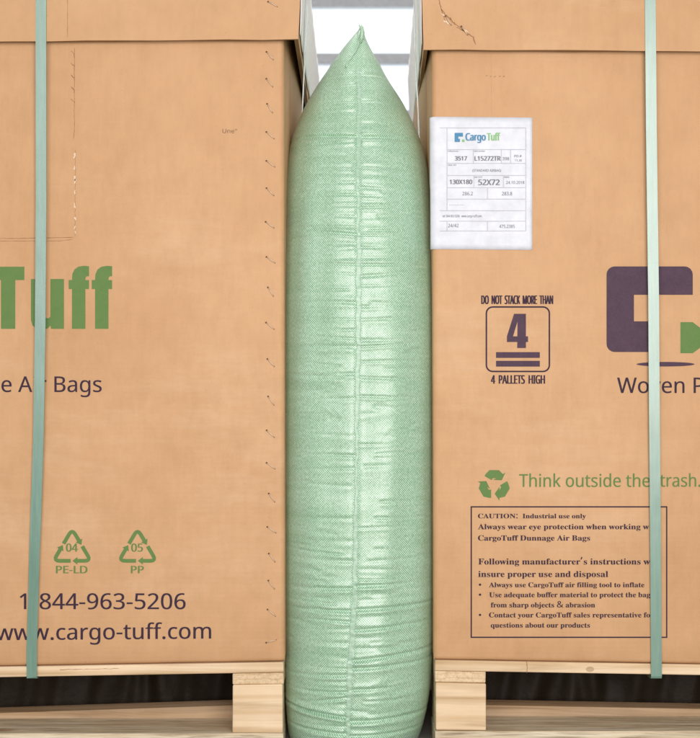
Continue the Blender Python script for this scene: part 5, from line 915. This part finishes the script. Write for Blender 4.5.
# folds read from the photograph: (py, side, length px, amplitude mm, width mm, slope)
known = [(77, -1, 22, 2.6, 2.2, .05), (77, 1, 22, 2.4, 2.4, 0), (88, -1, 20, 1.5, 2.4, .05), (105, -1, 32, 2.6, 2.4, .03), (105, 1, 30, 2.0, 2.4, -.02), (117, -1, 26, 1.5, 3, 0), (128, 1, 30, 1.2, 3, 0),
 (142, -1, 72, 4.6, 3.6, -.06), (142, 1, 56, 4.8, 3.8, -.02), (146, -1, 55, 2.0, 2.4, .02), (170, 1, 40, 1.8, 3, .02), (186, -1, 30, 1.5, 3, 0), (191, 1, 40, 2.0, 2.6, .05), (198, -1, 42, 2.0, 2.2, 0), (199, 1, 28, 1.6, 2.2, .03), (211, 1, 34, 3.0, 2.2, -.02), (209, -1, 26, 1.6, 2.4, 0), (214, 1, 28, 1.6, 1.8, 0),
 (238, -1, 30, 3.2, 2.0, -.12), (238, 1, 24, 2.2, 2.0, -.02), (250, 1, 22, 2.0, 2.2, 0), (251, -1, 20, 1.5, 2.2, .05), (267, -1, 40, 3.4, 2.0, -.05), (267, 1, 36, 2.4, 2.2, -.01), (308, 1, 22, 1.6, 2.6, 0), (331, -1, 24, 1.6, 2.6, 0),
 (585, -1, 40, 2.6, 3, .02), (583, 1, 40, 2.6, 3, -.05), (607, -1, 40, 2.4, 3, 0), (606, 1, 52, 2.6, 3, -.05), (618, -1, 28, 2.0, 2.4, -.05), (626, 1, 46, 3.0, 3, -.07), (656, 1, 60, 3.2, 3, -.1), (664, 1, 56, 2.8, 3, -.06), (670, -1, 45, 2.0, 3, .05),
 (687, -1, 36, 2.6, 2.4, .02), (685, 1, 40, 2.4, 3, -.06), (692, -1, 30, 2.4, 2.4, .16), (712, -1, 70, 4.6, 3, -.10), (716, 1, 60, 2.8, 3.4, -.05), (728, -1, 50, 2.6, 3, -.05), (730, 1, 50, 2.6, 3, -.04)]
for pyc, sd, ln, am, sg, sl in known:
    if pyc > 560: am *= 1.35; ln *= 1.25
    disp += crease(pyc, sd, ln * S, am * FOLD * 1e-3, sg * .75e-3, sl)
yy = 150.0
while yy < 745:
    dens = 9.5 if yy < 280 else (12.0 if yy < 540 else 7.5)
    yy += random.uniform(.5, 1.5) * dens
    for sd in (-1, 1):
        if random.random() < .8: disp += crease(yy + random.uniform(-3, 3), sd, random.uniform(18, 70) * S, random.uniform(.5, 1.9) * FOLD * 1e-3, random.uniform(1.3, 3.2) * 1e-3, random.uniform(-.07, .05), random.uniform(-.0006, .0006), random.uniform(0, 28) * S if random.random() < .45 else 0)
# short folds starting at the flanks
for _ in range(90):
    sd = random.choice((-1, 1)); disp += crease(random.uniform(130, 745), sd, random.uniform(.012, .04), random.uniform(.4, 1.3) * FOLD * 1e-3, random.uniform(2, 4.5) * 1e-3, random.uniform(-.1, .1), 0, random.uniform(.02, .085))
# soft billows between the folds
for _ in range(46):
    f1 = random.uniform(.02, .11); a = random.uniform(.05, .35) * 1e-3 * 1.0; disp += a * np.sin(PY * f1 * 2 + random.uniform(0, 6) + SS * random.uniform(-30, 30)) * .35
for _ in range(20): disp += .00022 * FOLD * np.sin(SS * random.uniform(30, 160) + random.uniform(0, 6) + PY * random.uniform(-.02, .02))
# the seam pulls the fabric inward a touch
disp -= .0022 * np.exp(-(SS / .0055) ** 2)
disp *= fade * np.clip((hwm / .03), 0, 1)
side_press = np.clip((np.abs(NX) - .75) / .25, 0, 1); disp *= (1 - .7 * side_press)
BX2 = BX + NX * disp; BY2 = BY + NY * disp
# the very tip leans right and is crumpled
tip = np.exp(-((PY - 26) / 7) ** 2); BX2 += tip * .0018; BY2 += tip * .004 * np.sin(SS * 900)
nr, nc = BX.shape
verts = np.stack([BX2 - bag.location.x, BY2 - bag.location.y, ZZ - bag.location.z], -1).reshape(-1, 3)
idx = np.arange(nr * nc).reshape(nr, nc); nxt = np.roll(idx, -1, axis=1)
quads = np.stack([idx[:-1], idx[1:], nxt[1:], nxt[:-1]], -1).reshape(-1, 4)
me = bpy.data.meshes.new('woven_shell')
me.from_pydata(verts.tolist(), [], quads.tolist() + [idx[0][::-1].tolist()[::-1], idx[-1].tolist()[::-1]])
uvl = me.uv_layers.new(name='UVMap')
U = AR.reshape(-1); V = ZZ.reshape(-1); vi = np.zeros(len(me.loops), dtype=np.int32); me.loops.foreach_get('vertex_index', vi)
uvs = np.stack([U[vi], V[vi]], -1).astype(np.float32); uvl.data.foreach_set('uv', uvs.reshape(-1))
me.polygons.foreach_set('use_smooth', [True] * len(me.polygons)); me.materials.append(M['weave']); me.update()
bm = bmesh.new(); bm.from_mesh(me); bmesh.ops.recalc_face_normals(bm, faces=bm.faces[:]); bm.to_mesh(me); bm.free()
shell = bpy.data.objects.new('woven_shell', me); COL.objects.link(shell); shell.parent = bag
# seam: narrow folded hem following the shell surface, one edge lifted
jc = []
for i in range(nr):
    row = SS[i, :NF]; j = int(np.argmin(np.abs(row))); jc.append(j)
sv, sf = [], []; rows_used = 0
for i in range(8, nr - 6):
    if py[i] < 64: continue
    base_y = np.interp(sx_[i], BX2[i, :NF], BY2[i, :NF])
    wl_ = .0030 + .0006 * math.sin(py[i] * .05); wr_ = .0036 + .0014 * math.sin(py[i] * .021 + 1)
    tp = min(1, (py[i] - 62) / 30); wl_ *= .5 + .5 * tp; wr_ *= .5 + .5 * tp
    ro = .0006 * math.sin(py[i] * .35) + .0005 * math.sin(py[i] * .13)
    for dx, lift in ((-wl_ - .0003, -.0014), (-wl_, .0008 * tp), (-wl_ * .6, .0014 * tp), (wr_ * .5, .0006 * tp), (wr_, .0002 * tp), (wr_ + .0005, -.0012)):
        x = sx_[i] + dx + ro; y = np.interp(x, BX2[i, :NF], BY2[i, :NF]) - lift * (1 if py[i] > 60 else .8)
        sv.append((x - bag.location.x, y - bag.location.y, wz[i] - bag.location.z))
    rows_used += 1
for i in range(rows_used - 1):
    for j in range(5): a = i * 6 + j; sf.append((a, a + 6, a + 7, a + 1))
seam = mesh_obj('seam', sv, sf, M['seam'], bag, True)
uvn = seam.data.uv_layers.new(name='UVMap')
for l_ in seam.data.loops:
    c_ = seam.data.vertices[l_.vertex_index].co; uvn.data[l_.index].uv = (c_.x * .8 + c_.y, c_.z * .8)
# folded corner: a pale hem running down left from the tip, and the twisted nub
def on_bag(px, pyv, lift):
    i = int(np.argmin(np.abs(py - pyv))); x = CAMX + (px - HX) * S * (D + yf[i]) / D
    return Vector((x, np.interp(x, BX2[i, :NF], BY2[i, :NF]) - lift, wz[i]))
tube('corner_hem', [on_bag(a, b, .0010) for a, b in ((360, 33), (358.6, 40), (358.4, 47), (356, 54), (351.5, 60), (347.5, 66), (346, 71))], .0016, M['seam'], bag, 8)
pts = [P(359.6, 44, .085), P(361.2, 38, .08), P(362.4, 32, .078), P(361.6, 27.5, .08), P(359.2, 24.5, .083)]
sh = tube('corner_nub', pts, .0038, M['weave'], bag, 10)
uvn = sh.data.uv_layers.new(name='UVMap')
for l_ in sh.data.loops:
    c_ = sh.data.vertices[l_.vertex_index].co; uvn.data[l_.index].uv = (c_.x, c_.z)
cv = np.array([v.co[:] for v in sh.data.vertices]); n_ = 10
for r_i in range(len(pts)):
    cc = cv[r_i * n_:(r_i + 1) * n_].mean(0); f = [.7, 1.05, .9, .7, .3][r_i]
    for k2 in range(n_):
        q = cc + (cv[r_i * n_ + k2] - cc) * f * (1 + .15 * math.sin(k2 * 2.5)); sh.data.vertices[r_i * n_ + k2].co = q
